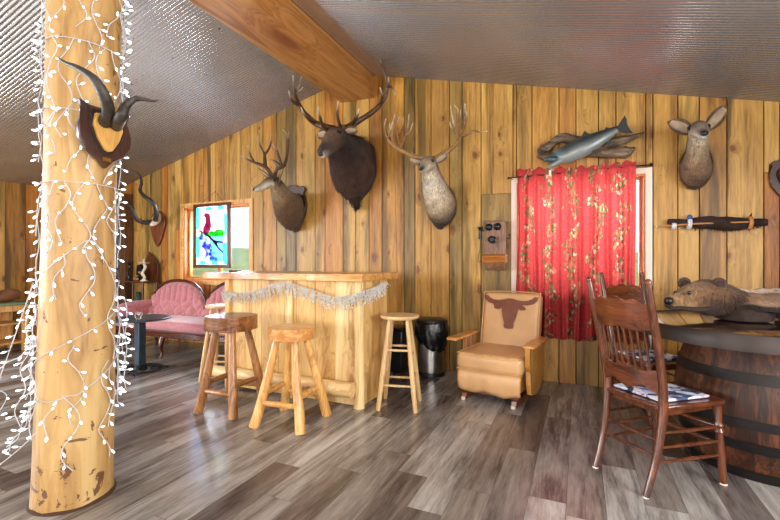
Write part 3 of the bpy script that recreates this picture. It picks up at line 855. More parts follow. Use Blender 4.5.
# tilted back cushion
tilt = Matrix.Translation((0, .23, .36)) @ Matrix.Rotation(math.radians(-13), 4, 'X')
bm = BM(); rbox(bm, (0, .06, .26), (.56, .13, .60), .045, 5, M=tilt)
for v in bm.verts: v.co += V(0, -.012*math.cos(v.co.x*5), .004*noise.noise(v.co*7))
obj('back_cushion', bm, M['tan'], r, sub=1)
steer = [(-.3,.98),(-.265,.99),(-.235,.955),(-.19,.93),(-.13,.925),(-.08,.935),(-.04,.95),(0,.955),(.04,.95),(.08,.935),(.13,.925),(.19,.93),(.235,.955),(.265,.99),(.3,.98),
         (.29,.93),(.25,.885),(.19,.865),(.13,.865),(.17,.83),(.175,.80),(.13,.79),(.09,.815),(.085,.76),(.065,.66),(.05,.60),(.055,.56),(.045,.53),(.0,.52),
         (-.045,.53),(-.055,.56),(-.05,.60),(-.065,.66),(-.085,.76),(-.09,.815),(-.13,.79),(-.175,.80),(-.17,.83),(-.13,.865),(-.19,.865),(-.25,.885),(-.29,.93)]
def sm(u, v, t):
    uu, vv = u*.87, .27+(v-.76)*.68+.095
    p = tilt @ V(uu, -.010-t, vv); return p+V(0, -.013*math.cos(p.x*5)-.002, 0)
bm = BM(); prism(bm, steer, sm, -.003, .003); tri(bm); obj('longhorn_patch', bm, M['brownv'], r, label='brown longhorn head patch', smooth=False)
bm = BM()
P_ = [tilt @ V(*p) for p in ((-.272, .0, .0), (-.272, .0, .5), (-.255, .0, .555), (0, .0, .565), (.255, .0, .555), (.272, .0, .5), (.272, .0, .0))]
tube(bm, P_, .006, 8, 4); obj('back_piping', bm, M['pipe'], r)
bm = BM()   # skirt under the seat, sagging hem
n = 30; 
for i in range(n):
    pass
cols = []
for i in range(n+1):
    u = -.275+.55*i/n; hem = .085+.035*math.sin(i/n*PI)**2*0+.018*math.cos(i*.42)+.02*(abs(u)/.275)
    hem = .095-.035*math.sin(PI*i/n)**.6*(.6+.4*math.sin(i*.35)) 
    cols.append([bm.verts.new((u, -.292-.018*math.sin(PI*j/6)-.006*math.sin(i*.9)*j/6, .262+(hem-.262)*j/6)) for j in range(7)])
for a, b in zip(cols, cols[1:]):
    for j in range(6): bm.faces.new((a[j], b[j], b[j+1], a[j+1]))
obj('skirt', bm, M['tan'], r, solid=.008)
bm = BM(); box(bm, -.27, .27, -.27, .25, .12, .262); obj('seat_frame', bm, M['armwood'], r, bevel=.01)
for s_ in (-1, 1):
    bm = BM()   # arm board
    out = [(-.035, -.30), (.055, -.31), (.068, -.27), (.062, 0), (.05, .22), (-.03, .24), (-.04, 0)]
    prism(bm, [(s_*(.325+u), v) for u, v in out], lambda u, v, t: V(u, v, t), .50, .522); tri(bm); a_ = obj('armrest', bm, M['seat_light'], r, bevel=.006)
    bm = BM()   # shaped side panel
    side = [(-.26, .50), (-.255, .36), (-.21, .29), (-.225, .19), (-.20, .10), (-.06, .07), (.1, .10), (.2, .2), (.21, .50)]
    if s_ > 0:
        prism(bm, side, lambda u, v, t: V(t, u, v), .298, .338); tri(bm)
    else:
        prism(bm, [(-.05, .5), (-.05, .12), (.0, .10), (.0, .5)], lambda u, v, t: V(t, u, v), -.338, -.300)
        prism(bm, [(.14, .5), (.14, .12), (.2, .10), (.21, .5)], lambda u, v, t: V(t, u, v), -.338, -.300)
        box(bm, -.338, -.300, -.01, .15, .24, .30)
        for q in range(2): turned(bm, (-.319, .045+.05*q, .30), (-.319, .045+.05*q, .50), [(0, .010), (.25, .018), (.5, .009), (.75, .018), (1, .010)], 8)
    obj('arm_panel', bm, M['armwood'] if s_ > 0 else M['log_dark'], r, bevel=.004)
for s_ in (-1, 1):
    bm = BM(); prism(bm, [(-.30, .02), (-.28, .0), (0, .0), (.26, .0), (.3, .03), (.28, .05), (0, .05), (-.29, .055)], lambda u, v, t: V(t, u, v), s_*.22-.022, s_*.22+.022); tri(bm)
    b_ = obj('rocker_base', bm, M['plaque2'], r, bevel=.004)
    bm = BM(); lathe(bm, [(.018, 0), (.02, .004), (.018, .022), (.008, .026)], 14, (s_*.22, -.31, 0)); obj('foot_cap', bm, M['bone'], b_)
bm = BM(); box(bm, -.24, .24, -.24, -.2, .05, .12); obj('base_rail', bm, M['plaque2'], r, bevel=.004)

# ================================================================ pressed back chairs
def chair(loc, rz, label, cush):
    r = root('pressback_chair', loc, rz, label, 'chair', 'pressed back oak chairs at the barrel table')
    # local: faces +Y; back at -Y
    def post(s_): return [V(s_*.165, -.285, 0), V(s_*.172, -.215, .22), V(s_*.180, -.185, .46), V(s_*.186, -.215, .70), V(s_*.192, -.285, 1.0), V(s_*.195, -.305, 1.095)]
    for s_ in (-1, 1):
        bm = BM(); tube(bm, post(s_), [.017, .020, .023, .021, .019, .0155], 12, 6)
        e = post(s_)[-1]; sph(bm, e, .0175, (1, 1, 1.2), 12)
        obj('back_post', bm, M['oak'], r)
        bm = BM(); lathe(bm, [(.016, 0), (.018, .002), (.016, .008)], 10, (s_*.165, -.285, 0)); obj('foot_glide', bm, M['bone'], r)
    def backy(z): # y of the back plane at height z
        P_ = [(0, -.285), (.22, -.215), (.46, -.185), (.70, -.215), (1.0, -.285), (1.095, -.305)]
        for (a, b), (c, d) in zip(P_, P_[1:]):
            if z <= c: return b+(d-b)*(z-a)/(c-a)
        return -.305
    cv = lambda u: -.028*math.cos(u/.19*PI/2)
    def rail(name, top, bot, mat, n=36, th=.018):
        bm = BM(); F = []
        for i in range(n+1):
            u = -.185+.37*i/n; z0, z1 = bot(u), top(u)
            F.append([[bm.verts.new((u, backy(z)+cv(u)+dy, z)) for z in (z0, z0+(z1-z0)*.33, z0+(z1-z0)*.66, z1)] for dy in (-th/2, th/2)])
        for a, b in zip(F, F[1:]):
            for s2 in (0, 1):
                for j in range(3): bm.faces.new((a[s2][j], b[s2][j], b[s2][j+1], a[s2][j+1]))
            bm.faces.new((a[0][3], b[0][3], b[1][3], a[1][3])); bm.faces.new((a[0][0], b[0][0], b[1][0], a[1][0]))
        for e in (F[0], F[-1]): 
            for j in range(3): bm.faces.new((e[0][j], e[0][j+1], e[1][j+1], e[1][j]))
        return obj(name, bm, mat, r, bevel=.003)
    def crest(u):
        a = abs(u)/.185
        return 1.0+.009*math.cos(a*PI*1.0)+.0075*math.cos(a*PI*3.4)
    rail('crest_rail', crest, lambda u: .845+.006*math.cos(abs(u)/.185*PI*2), M['oakx'])
    rail('lower_back_rail', lambda u: .635+.008*math.cos(abs(u)/.185*PI*2), lambda u: .53-.016*math.cos(abs(u)/.185*PI*2), M['oakx'])
    for k in range(8):
        u = -.135+.27*k/7
        bm = BM(); turned(bm, (u, backy(.63)+cv(u), .63), (u, backy(.85)+cv(u), .85), [(0, .006), (.08, .009), (.16, .006), (.24, .0105), (.32, .006), (.6, .0085), (.9, .006), (1, .006)], 10)
        obj('spindle', bm, M['oak'], r)
    bm = BM(); out = []
    for x, y in ((-.19, -.2), (-.205, 0), (-.222, .2), (-.20, .235), (0, .25), (.20, .235), (.222, .2), (.205, 0), (.19, -.2), (0, -.21)): out.append((x, y))
    prism(bm, out, lambda u, v, t: V(u, v, t-.0), .435, .462); tri(bm); obj('seat', bm, M['oak'], r, bevel=.008)
    bm = BM(); box(bm, -.175, .175, -.17, .195, .405, .434); obj('seat_apron', bm, M['oak'], r)
    for s_ in (-1, 1):
        bm = BM(); turned(bm, (s_*.200, .225, .0), (s_*.185, .195, .436), [(0, .013), (.04, .017), (.3, .019), (.5, .020), (.62, .017), (.66, .024), (.7, .017), (.74, .024), (.78, .017), (1, .022)], 14)
        obj('front_leg', bm, M['oak'], r)
        bm = BM(); lathe(bm, [(.016, 0), (.018, .002), (.016, .008)], 10, (s_*.2, .225, 0)); obj('foot_glide', bm, M['bone'], r)
    def pl(s_, z):
        P_ = post(s_)
        for a, b in zip(P_, P_[1:]):
            if z <= b.z: return a.lerp(b, (z-a.z)/(b.z-a.z))
    def fl(s_, z): return V(s_*.2, .225, 0).lerp(V(s_*.185, .195, .436), z/.436)
    RG = [(0, .006), (.5, .011), (1, .006)]
    for s_ in (-1, 1):
        for h in (.17, .245, .32): bm = BM(); turned(bm, pl(s_, h), fl(s_, h-.01), RG, 8); obj('side_rung', bm, M['oak'], r)
    for h in (.22, .31): bm = BM(); turned(bm, fl(-1, h), fl(1, h), [(0, .007), (.2, .010), (.4, .014), (.5, .010), (.6, .014), (.8, .01), (1, .007)], 10); obj('front_rung', bm, M['oak'], r)
    for h in (.20, .28): bm = BM(); turned(bm, pl(-1, h), pl(1, h), RG, 8); obj('rear_rung', bm, M['oak'], r)
    # printed seat pad rests on the seat
    return r
s = NT('printed_cotton'); co_ = s.coord()
vo = s.n('ShaderNodeTexVoronoi', {'Vector': co_, 'Scale': 16.0}).outputs['Color']
g = s.n('ShaderNodeSeparateColor', {0: vo}).outputs[0]; n_ = s.noise(co_, 24, 4)
s.set(Base_Color=s.ramp(s.ma('ADD', s.ma('MULTIPLY', g, .5), s.ma('MULTIPLY', n_, .5)), [(.32, c8(30,38,60)), (.42, c8(70,90,130)), (.47, c8(190,180,200)), (.6, c8(226,222,230)), (.8, c8(160,180,205))]), Roughness=.8)
M['print'] = s.m
def pad(loc, rz, label, name='seat_pad'):
    bm = BM(); rbox(bm, (0, 0, .008), (.34, .33, .016), .0075, 3)
    for v in bm.verts: v.co.x *= .92+.25*(v.co.y+.18)/.36*.35; v.co.z += .004*noise.noise(v.co*12)*(1 if v.co.z > .012 else 0)
    o = obj(name, bm, M['print'], sub=1); o.location = loc; o.rotation_euler = (0, 0, rz); return tag(o, label, 'cushion', 'printed seat pads')
c1 = V(.405, 2.80, 0); a1 = math.atan2(.31, .34)-PI/2
chair(c1, a1, 'dark oak pressed back chair nearest the viewer with its back turned', 0)
pad((c1.x+.0, c1.y+.0, .4655), a1, 'blue and white printed seat pad on the chair nearest the viewer')
c2 = V(.50, 3.83, 0); a2 = math.atan2(-.82, .57)-PI/2
chair(c2, a2, 'dark oak pressed back chair beyond the table with its back to the curtained window', 0)
pad((c2.x, c2.y, .4655), a2, 'blue and white printed seat pad on the chair by the curtained window')

# ================================================================ barrel table
TB = (1.0, 3.25, 0)
r = root('barrel_table', TB, 0, 'round table on a whole whiskey barrel with a steel banded glossy top', 'table')
bm = BM(); at = bm.faces.layers.float.new('rnd'); ns = 26; rb = random.Random(3); tn = [rb.random() for _ in range(ns)]
prof = [(.345+.092*math.sin(PI*min(1, max(0, (z*.75/12+.02)/.80)))**.9, z*.75/12) for z in range(13)]
rings = []
for q, z in prof:
    ring = []
    for k in range(ns):
        for e in (.02, .5, .98):
            a = 2*PI*(k+e)/ns; ring.append(bm.verts.new((q*math.cos(a)*(1 if e == .5 else .9975), q*math.sin(a)*(1 if e == .5 else .9975), z)))
    rings.append(ring)
N = ns*3
for a, b in zip(rings, rings[1:]):
    for k in range(N):
        f = bm.faces.new((a[k], a[(k+1) % N], b[(k+1) % N], b[k])); f[at] = tn[k//3]
bm.faces.new(rings[0][::-1]); bm.faces.new(rings[-1])
obj('barrel_body', bm, M['barrel'], r, angle=25)
def pr(z):
    for (a, za), (b, zb) in zip(prof, prof[1:]):
        if z <= zb: return a+(b-a)*(z-za)/(zb-za)
for z0, z1 in ((.0, .055), (.17, .225), (.30, .35), (.54, .60)):
    bm = BM(); lathe(bm, [(pr(z0)+.001, z0), (pr(z0)+.005, z0), (pr(z1)+.005, z1), (pr(z1)+.001, z1)], 64, cap=False); obj('hoop', bm, M['hoop'], r)
bm = BM(); lathe(bm, [(.642, .755), (.642, .832), (.636, .834)], 96); obj('tabletop', bm, M['tabletop'], r)
bm = BM(); lathe(bm, [(.643, .75), (.650, .75), (.651, .833), (.649, .837), (.643, .837)], 96, cap=False); obj('steel_band', bm, M['band'], r)
# ================================================================ animal mounts
def lerp3(a, b, t): return tuple(x+(y-x)*t for x, y in zip(a, b))
def body(ctrl, n=6, seg=28, cl=None, rough=.0, seed=0, hair=0, hl=(.02, .007), hw=.004):
    """one continuous skin through control rings (pos, half width, half height, yaw deg, top colour, bottom colour).
    returns bmesh and the frame at every control ring"""
    rows = [tuple(c[0])+(c[1], c[2], c[3])+tuple(c[4])+tuple(c[5]) for c in ctrl]
    C = crom(rows, n)
    bm = BM(); lay = bm.loops.layers.float_color.new('Col'); cols = {}
    P = [Vector(c[:3]) for c in C]; frames = []; rings = []
    for i, c in enumerate(C):
        t = (P[min(i+1, len(P)-1)]-P[max(i-1, 0)]).normalized()
        ya = math.radians(c[5]); s0 = V(math.cos(ya), math.sin(ya), 0)
        s_ = (s0-t*s0.dot(t)); s_ = s_.normalized() if s_.length > .05 else t.orthogonal().normalized()
        n_ = t.cross(s_)
        rw, rh = max(c[3], .002), max(c[4], .002)
        frames.append((P[i], s_, n_, t, rw, rh))
        ring = []
        for k in range(seg):
            a = 2*PI*k/seg; ca, sa = math.cos(a), math.sin(a)
            q = 1+rough*noise.noise(V(P[i].x*14+ca*2, P[i].y*14+seed, P[i].z*14+sa*2))
            p = P[i]+s_*ca*rw*q+n_*sa*rh*q
            v = bm.verts.new(p); f = .5+.5*sa; f = min(1, max(0, (f-.25)*2.0))
            f = min(1, max(0, f+.25*noise.noise(p*9)))
            cols[v] = lerp3(c[9:12], c[6:9], f); ring.append(v)
        rings.append(ring)
    for a, b in zip(rings, rings[1:]):
        for k in range(seg): bm.faces.new((a[k], a[(k+1) % seg], b[(k+1) % seg], b[k]))
    bm.faces.new(rings[0][::-1]); bm.faces.new(rings[-1])
    pos = [[v.co.copy() for v in rg] for rg in rings]; cl_ = [[cols[v] for v in rg] for rg in rings]
    rh_ = random.Random(seed+5); m = len(rings)
    for _ in range(hair):      # locks of hair lying towards the wall and down
        x = rh_.random()**.8*(m-3); i = int(m-3-x); k = rh_.randrange(seg); fu, fv = rh_.random(), rh_.random()
        k2 = (k+1) % seg
        p = (pos[i][k]*(1-fu)+pos[i][k2]*fu)*(1-fv)+(pos[i+1][k]*(1-fu)+pos[i+1][k2]*fu)*fv
        nn = (p-frames[i][0]); nn -= frames[i][3]*nn.dot(frames[i][3])
        if nn.length < 1e-5: continue
        nn.normalize(); t_ = i/m
        fl = -frames[i][3]*(.8 if t_ > .6 else .28)+V(rh_.uniform(-.25, .25), rh_.uniform(-.15, .15), -.75+rh_.uniform(-.2, .2))
        fl -= nn*fl.dot(nn)
        if fl.length < .05: continue
        fl = (fl.normalized()+nn*rh_.uniform(.2, .6)).normalized()
        L_ = (hl[0]+(hl[1]-hl[0])*min(1, t_*1.25))*rh_.uniform(.6, 1.3); sd = nn.cross(fl).normalized()*hw*(.5+L_/hl[0]*.5)
        a, b, c = bm.verts.new(p-sd-nn*.002), bm.verts.new(p+sd-nn*.002), bm.verts.new(p+fl*L_)
        q = rh_.uniform(.45, 1.5); cc_ = tuple(v_*q for v_ in cl_[i][k])
        for v in (a, b, c): cols[v] = cc_
        bm.faces.new((a, b, c))
    for f in bm.faces:
        for l in f.loops: l[lay] = tuple(max(0, x) for x in cols[l.vert])+(1,)
    return bm, frames[::n]
def paint(bm, c):
    lay = bm.loops.layers.float_color.get('Col') or bm.loops.layers.float_color.new('Col')
    for f in bm.faces:
        for l in f.loops: l[lay] = (c(l.vert.co) if callable(c) else tuple(c)+(1,))
def ear(r, base, tip, width, facing, colr, name='ear'):
    base, tip, facing = Vector(base), Vector(tip), Vector(facing).normalized()
    ax = tip-base; L = ax.length; ax.normalize(); sd = ax.cross(facing).normalized(); fc = sd.cross(ax).normalized()
    bm = BM(); n = 10; rows = []
    for i in range(n+1):
        t = i/n; w_ = width*1.15*(.35+.65*math.sin(PI*min(1, t*.9+.12)))*(1 if t < .85 else (1-t)/.15*.85+.1) if t < 1 else .004
        rows.append([bm.verts.new(base+ax*L*t+sd*w_*math.sin(b)+fc*(w_*.75*(1-math.cos(b)) - .0)*(.9 if t < .9 else .5)) for b in [(-1.15+2.3*k/8) for k in range(9)]])
    fi = []
    for a, b in zip(rows, rows[1:]):
        for k in range(8): bm.faces.new((a[k], a[k+1], b[k+1], b[k]))
    lay = bm.loops.layers.float_color.new('Col')
    for f in bm.faces:
        for l in f.loops: l[lay] = tuple(colr)+(1,)
    e = obj(name, bm, M['fur'], r, world=True, solid=.006)
    bm = BM(); rows = []
    for i in range(n+1):
        t = .08+.80*i/n; w_ = width*.78*(.35+.65*math.sin(PI*min(1, t*.9+.12)))
        rows.append([bm.verts.new(base+ax*L*t+fc*.006+sd*w_*math.sin(b)+fc*(w_*.75*(1-math.cos(b)))) for b in [(-.95+1.9*k/6) for k in range(7)]])
    for a, b in zip(rows, rows[1:]):
        for k in range(6): bm.faces.new((a[k], a[k+1], b[k+1], b[k]))
    obj('ear_lining', bm, M['earin'], e, world=True)
def antler(r, chains, col, tip=(.72, .62, .46), label=None):
    "chains: list of (points, r0, r1); every chain is a beam or a tine"
    bm = BM(); zt = []
    for pts, r0, r1 in chains:
        k = len(pts); tube(bm, pts, [(r0+(r1-r0)*(i/(k-1))**1.5)*1.3 for i in range(k)], 9, 5, wob=.15)
    tips = [Vector(c[0][-1]) for c in chains]
    def cf(co):
        d = min((co-t).length for t in tips); f = max(0, 1-d/.10)
        return lerp3(col, tip, f*.9)+(1,)
    paint(bm, cf)
    return obj('antler', bm, M['antler'], r, world=True, label=label)
def shield(c, w, h, y0, y1, style=0):
    "outline of a wall plaque in x,z"
    o = [(0, -.5), (.16, -.46), (.30, -.34), (.44, -.16), (.5, .06), (.46, .24), (.40, .30), (.46, .40), (.36, .47), (.22, .44), (.12, .5), (0, .47)]
    if style == 1: o = [(0, -.5), (.14, -.42), (.30, -.24), (.44, 0), (.5, .18), (.44, .34), (.30, .44), (.12, .5), (0, .5)]
    full = o+[(-a, b) for a, b in o[-2:0:-1]]
    return [(c.x+a*w, c.z+b*h) for a, b in full]
def mount(name, label, cat, base):
    return root(name, base, 0, label, cat)
def facebits(r, F, fe, eyer, sc_side=.9, upk=.3, ns=1.0, nosei=-1):
    p, s_, n_, t, rw, rh = fe
    for q in (-1, 1):
        bm = BM(); sph(bm, p+s_*q*rw*sc_side+n_*rh*upk, eyer*1.3, (1, 1, 1), 12); obj('eye', bm, M['eye'], r, world=True)
    p, s_, n_, t, rw, rh = F[nosei]
    bm = BM(); Mx = Matrix((s_, n_, t)).transposed().to_4x4()
    sph(bm, p+n_*rh*.25-t*.008, 1.0, (rw*.95*ns, rh*.72*ns, .020*ns+rw*.25), 14, M=Mx)
    obj('nose', bm, M['nose'], r, world=True)
def pc(x0, y0, s): return lambda x, y, Y: W(x0+x/s, y0+y/s, Y)
BR1, BR2, BLK, TAN, WHT, GRY = c8(96,62,36), c8(66,40,24), c8(40,26,20), c8(168,130,92), c8(232,220,200), c8(150,124,98)

# ---- elk
E = pc(280, 50, 3.15)
r = mount('elk_mount', 'dark brown bull elk head with tall antlers mounted beside the ridge beam', 'animal mount', W(350, 180, YW-.001))
ctrl = [(E(238, 375, 4.500), .25, .36, -14, c8(88,54,34), c8(72,44,28)),
        (E(232, 372, 4.40), .262, .375, -16, c8(94,58,36), c8(70,42,27)),
        (E(222, 350, 4.25), .235, .32, -20, c8(98,60,36), c8(70,42,26)),
        (E(206, 320, 4.08), .185, .23, -26, c8(78,46,26), c8(54,30,20)),
        (E(194, 294, 3.95), .135, .160, -32, c8(62,38,24), c8(48,28,20)),
        (E(184, 277, 3.86), .108, .118, -36, c8(84,56,36), c8(58,36,24)),
        (E(172, 281, 3.76), .098, .104, -38, c8(112,80,54), c8(72,48,32)),
        (E(156, 299, 3.65), .070, .082, -38, c8(108,78,54), c8(84,60,42)),
        (E(142, 316, 3.56), .054, .064, -38, c8(58,40,30), c8(90,72,58)),
        (E(134, 325, 3.51), .048, .052, -38, c8(44,32,26), c8(170,156,140)),
        (E(130, 330, 3.485), .030, .034, -38, c8(36,28,24), c8(200,190,176))]
bm, F = body(ctrl, 5, 32, rough=.10, seed=1, hair=7000, hl=(.085, .016), hw=.008)
# ragged mane tip under the chest
for v in bm.verts:
    pass
obj('head_and_neck', bm, M['fur'], r, world=True)
bm, _ = body([(E(226, 430, 4.40), .10, .10, -14, BR2, BR2), (E(236, 470, 4.40), .055, .06, -14, BR2, BR2), (E(243, 495, 4.41), .022, .022, -14, BLK, BLK), (E(244, 503, 4.41), .006, .006, -14, BLK, BLK)], 4, 14, rough=.25, hair=500, hl=(.07, .05), hw=.007)
obj('mane_tuft', bm, M['fur'], r, world=True)
facebits(r, F, F[6], .017, .93, .25, 1.0)
p, s_, n_, t, rw, rh = F[5]
ear(r, p-s_*rw*.75+n_*rh*.4, E(116, 268, 3.86), .058, V(-.6, -1, .1), c8(110,84,60)); ear(r, p+s_*rw*.75+n_*rh*.4, E(244, 254, 3.98), .058, V(-.1, -1, .1), c8(110,84,60))
H1 = p-s_*rw*.42+n_*rh*.85; H2 = p+s_*rw*.42+n_*rh*.85
AC = c8(86, 58, 36)
antler(r, [([H1, E(128, 238, 3.86), E(100, 222, 3.90), E(68, 186, 3.95), E(47, 140, 3.98), E(42, 80, 3.92)], .030, .008), ([E(60, 172, 3.95), E(38, 160, 3.85), E(27, 128, 3.76)], .017, .004),
           ([E(47, 130, 3.98), E(56, 120, 4.02), E(64, 104, 4.0), E(68, 84, 3.96)], .014, .004), ([E(50, 122, 3.98), E(60, 128, 4.0), E(72, 118, 4.03)], .011, .004),
           ([E(148, 252, 3.84), E(134, 236, 3.72), E(124, 205, 3.62), E(121, 180, 3.58)], .018, .004), ([E(110, 228, 3.88), E(96, 222, 3.76), E(74, 200, 3.66), E(66, 180, 3.62)], .017, .004)], AC)
antler(r, [([H2, E(212, 244, 3.98), E(240, 228, 4.05), E(298, 190, 4.16), E(334, 142, 4.20), E(334, 90, 4.14), E(310, 15, 4.02)], .030, .006), ([E(318, 168, 4.18), E(322, 145, 4.04), E(315, 118, 3.95)], .016, .004),
           ([E(336, 112, 4.18), E(350, 118, 4.2), E(364, 142, 4.2)], .014, .004), ([E(338, 120, 4.18), E(342, 100, 4.1), E(341, 84, 4.06)], .010, .003),
           ([E(196, 252, 3.96), E(188, 238, 3.84), E(181, 200, 3.74), E(184, 160, 3.70)], .018, .004), ([E(228, 236, 4.02), E(236, 220, 3.92), E(246, 200, 3.84), E(248, 184, 3.82)], .016, .004)], AC)

# ---- mule deer on plaque, facing left
D = pc(235, 120, 4.337)
r = mount('deer_mount', 'antlered deer head looking left from a dark wooden plaque above the bar', 'animal mount', W(294, 210, YW-.001))
c = W(294, 209, YW-.01); 
bm = BM(); prism(bm, shield(c, .42, .62, 0, 0), lambda u, v, t: V(u, t, v), YW-.045, YW-.001); tri(bm); obj('plaque', bm, M['plaque'], r, world=True, bevel=.012)
G1, G2, G3 = c8(128,100,70), c8(150,124,92), c8(196,180,156)
ctrl = [(D(256, 400, 4.462), .135, .235, -30, G1, c8(84,62,44)),
        (D(248, 398, 4.40), .150, .245, -32, G1, c8(90,66,46)),
        (D(236, 384, 4.26), .140, .215, -40, G1, c8(104,78,54)),
        (D(215, 352, 4.12), .105, .158, -50, G1, c8(128,100,72)),
        (D(196, 316, 4.02), .078, .112, -58, G2, c8(160,136,104)),
        (D(180, 284, 3.97), .066, .085, -64, c8(110,84,58), c8(178,156,126)),
        (D(164, 270, 3.93), .068, .076, -68, c8(78,58,42), c8(190,172,146)),
        (D(140, 276, 3.88), .052, .060, -68, c8(120,96,70), c8(206,192,170)),
        (D(112, 292, 3.83), .035, .043, -68, c8(150,130,104), c8(214,204,186)),
        (D(92, 300, 3.80), .029, .034, -68, c8(130,112,92), c8(220,212,198)),
        (D(83, 303, 3.785), .020, .024, -68, c8(60,50,44), c8(200,190,176))]
bm, F = body(ctrl, 5, 28, rough=.06, seed=4, hair=6000, hl=(.034, .009), hw=.005); obj('head_and_neck', bm, M['fur'], r, world=True)
facebits(r, F, F[6], .014, .93, .2, 1.0)
p, s_, n_, t, rw, rh = F[5]
ear(r, p+s_*rw*.6+n_*rh*.3, D(210, 212, 3.98), .042, V(-.7, -1, .2), c8(120,96,72)); ear(r, p-s_*rw*.7+n_*rh*.4, D(100, 208, 3.82), .038, V(-.6, -1, .2), c8(120,96,72))
p, s_, n_, t, rw, rh = F[6]
H1 = p-s_*rw*.45+n_*rh*.85; H2 = p+s_*rw*.45+n_*rh*.85
AC2 = c8(92, 66, 44)
antler(r, [([H1, D(134, 205, 3.88), D(112, 194, 3.84), D(82, 184, 3.80), D(52, 170, 3.76), D(25, 155, 3.72)], .019, .004), ([D(84, 184, 3.80), D(68, 155, 3.78), D(55, 110, 3.76)], .012, .003),
           ([D(132, 206, 3.88), D(130, 170, 3.90), D(128, 148, 3.92), D(110, 112, 3.90), D(95, 75, 3.86)], .016, .003), ([D(130, 150, 3.92), D(146, 125, 3.95), D(156, 95, 3.95), D(157, 62, 3.93)], .013, .003)], AC2)
antler(r, [([H2, D(182, 212, 4.0), D(208, 202, 4.06), D(224, 160, 4.10), D(230, 100, 4.10), D(224, 62, 4.06), D(207, 42, 4.02)], .019, .004), ([D(228, 110, 4.1), D(234, 80, 4.1), D(231, 50, 4.08)], .010, .003),
           ([D(204, 202, 4.06), D(190, 160, 4.02), D(178, 125, 3.99), D(160, 102, 3.96)], .014, .003), ([D(200, 198, 4.05), D(172, 178, 4.0), D(140, 168, 3.94)], .012, .003), ([H2, D(176, 205, 3.95), D(172, 194, 3.93)], .010, .004)], AC2)

# ---- big pale mule deer
Q = pc(380, 95, 3.718)
r = mount('deer_mount', 'pale necked mule deer head with a wide many tined rack above the telephone', 'animal mount', W(440, 200, YW-.001))
ctrl = [(Q(230, 415, 4.500), .155, .20, -6, c8(120,92,62), c8(70,50,34)),
        (Q(228, 412, 4.42), .165, .215, -8, c8(132,104,72), c8(74,54,38)),
        (Q(218, 388, 4.30), .148, .175, -12, c8(150,122,90), c8(200,180,150)),
        (Q(206, 350, 4.20), .135, .130, -16, c8(156,128,96), c8(222,208,184)),
        (Q(194, 310, 4.12), .108, .105, -20, c8(150,122,90), c8(226,214,194)),
        (Q(186, 280, 4.06), .088, .092, -24, c8(140,114,84), c8(220,206,182)),
        (Q(181, 258, 4.00), .080, .080, -26, c8(104,82,60), c8(208,192,166)),
        (Q(174, 258, 3.92), .066, .064, -28, c8(140,118,92), c8(204,188,164)),
        (Q(164, 268, 3.83), .046, .048, -28, c8(180,162,138), c8(216,204,186)),
        (Q(157, 275, 3.77), .036, .036, -28, c8(150,132,112), c8(222,212,198)),
        (Q(155, 278, 3.745), .024, .024, -28, c8(60,52,46), c8(200,190,176))]
bm, F = body(ctrl, 5, 30, rough=.07, seed=6, hair=6000, hl=(.040, .009), hw=.005); obj('head_and_neck', bm, M['fur'], r, world=True)
bm, _ = body([(Q(220, 445, 4.40), .11, .06, -6, c8(70,50,36), c8(60,44,32)), (Q(222, 475, 4.40), .075, .045, -6, c8(60,44,32), c8(54,38,28)), (Q(224, 496, 4.41), .035, .03, -6, c8(54,38,28), c8(54,38,28)), (Q(224, 500, 4.41), .01, .01, -6, BLK, BLK)], 4, 16, rough=.15)
obj('chest_tuft', bm, M['fur'], r, world=True)
facebits(r, F, F[7], .014, .95, .25, 1.0)
p, s_, n_, t, rw, rh = F[6]
ear(r, p-s_*rw*.8+n_*rh*.2, Q(108, 236, 4.0), .044, V(-.3, -1, .1), c8(150,124,94)); ear(r, p+s_*rw*.8+n_*rh*.2, Q(250, 222, 4.10), .044, V(0, -1, .1), c8(150,124,94))
H1 = p-s_*rw*.45+n_*rh*.8; H2 = p+s_*rw*.45+n_*rh*.8
AC3 = c8(150, 112, 68)
antler(r, [([H1, Q(140, 232, 3.98), Q(100, 216, 3.95), Q(54, 190, 3.92), Q(28, 158, 3.90), Q(18, 118, 3.90), Q(22, 88, 3.92)], .021, .004), ([Q(52, 188, 3.92), Q(44, 150, 3.86), Q(46, 110, 3.84), Q(56, 72, 3.86)], .014, .003),
           ([Q(84, 208, 3.94), Q(66, 165, 3.96), Q(62, 125, 3.98), Q(70, 80, 3.98)], .014, .003), ([Q(76, 190, 3.95), Q(92, 155, 4.0), Q(104, 110, 4.04), Q(108, 70, 4.04)], .013, .003),
           ([Q(70, 170, 3.96), Q(82, 130, 4.06), Q(88, 84, 4.08)], .010, .003), ([Q(30, 160, 3.9), Q(38, 135, 3.82), Q(36, 105, 3.8)], .010, .003), ([Q(96, 150, 4.0), Q(112, 132, 4.02), Q(122, 104, 4.02)], .009, .003)], AC3)
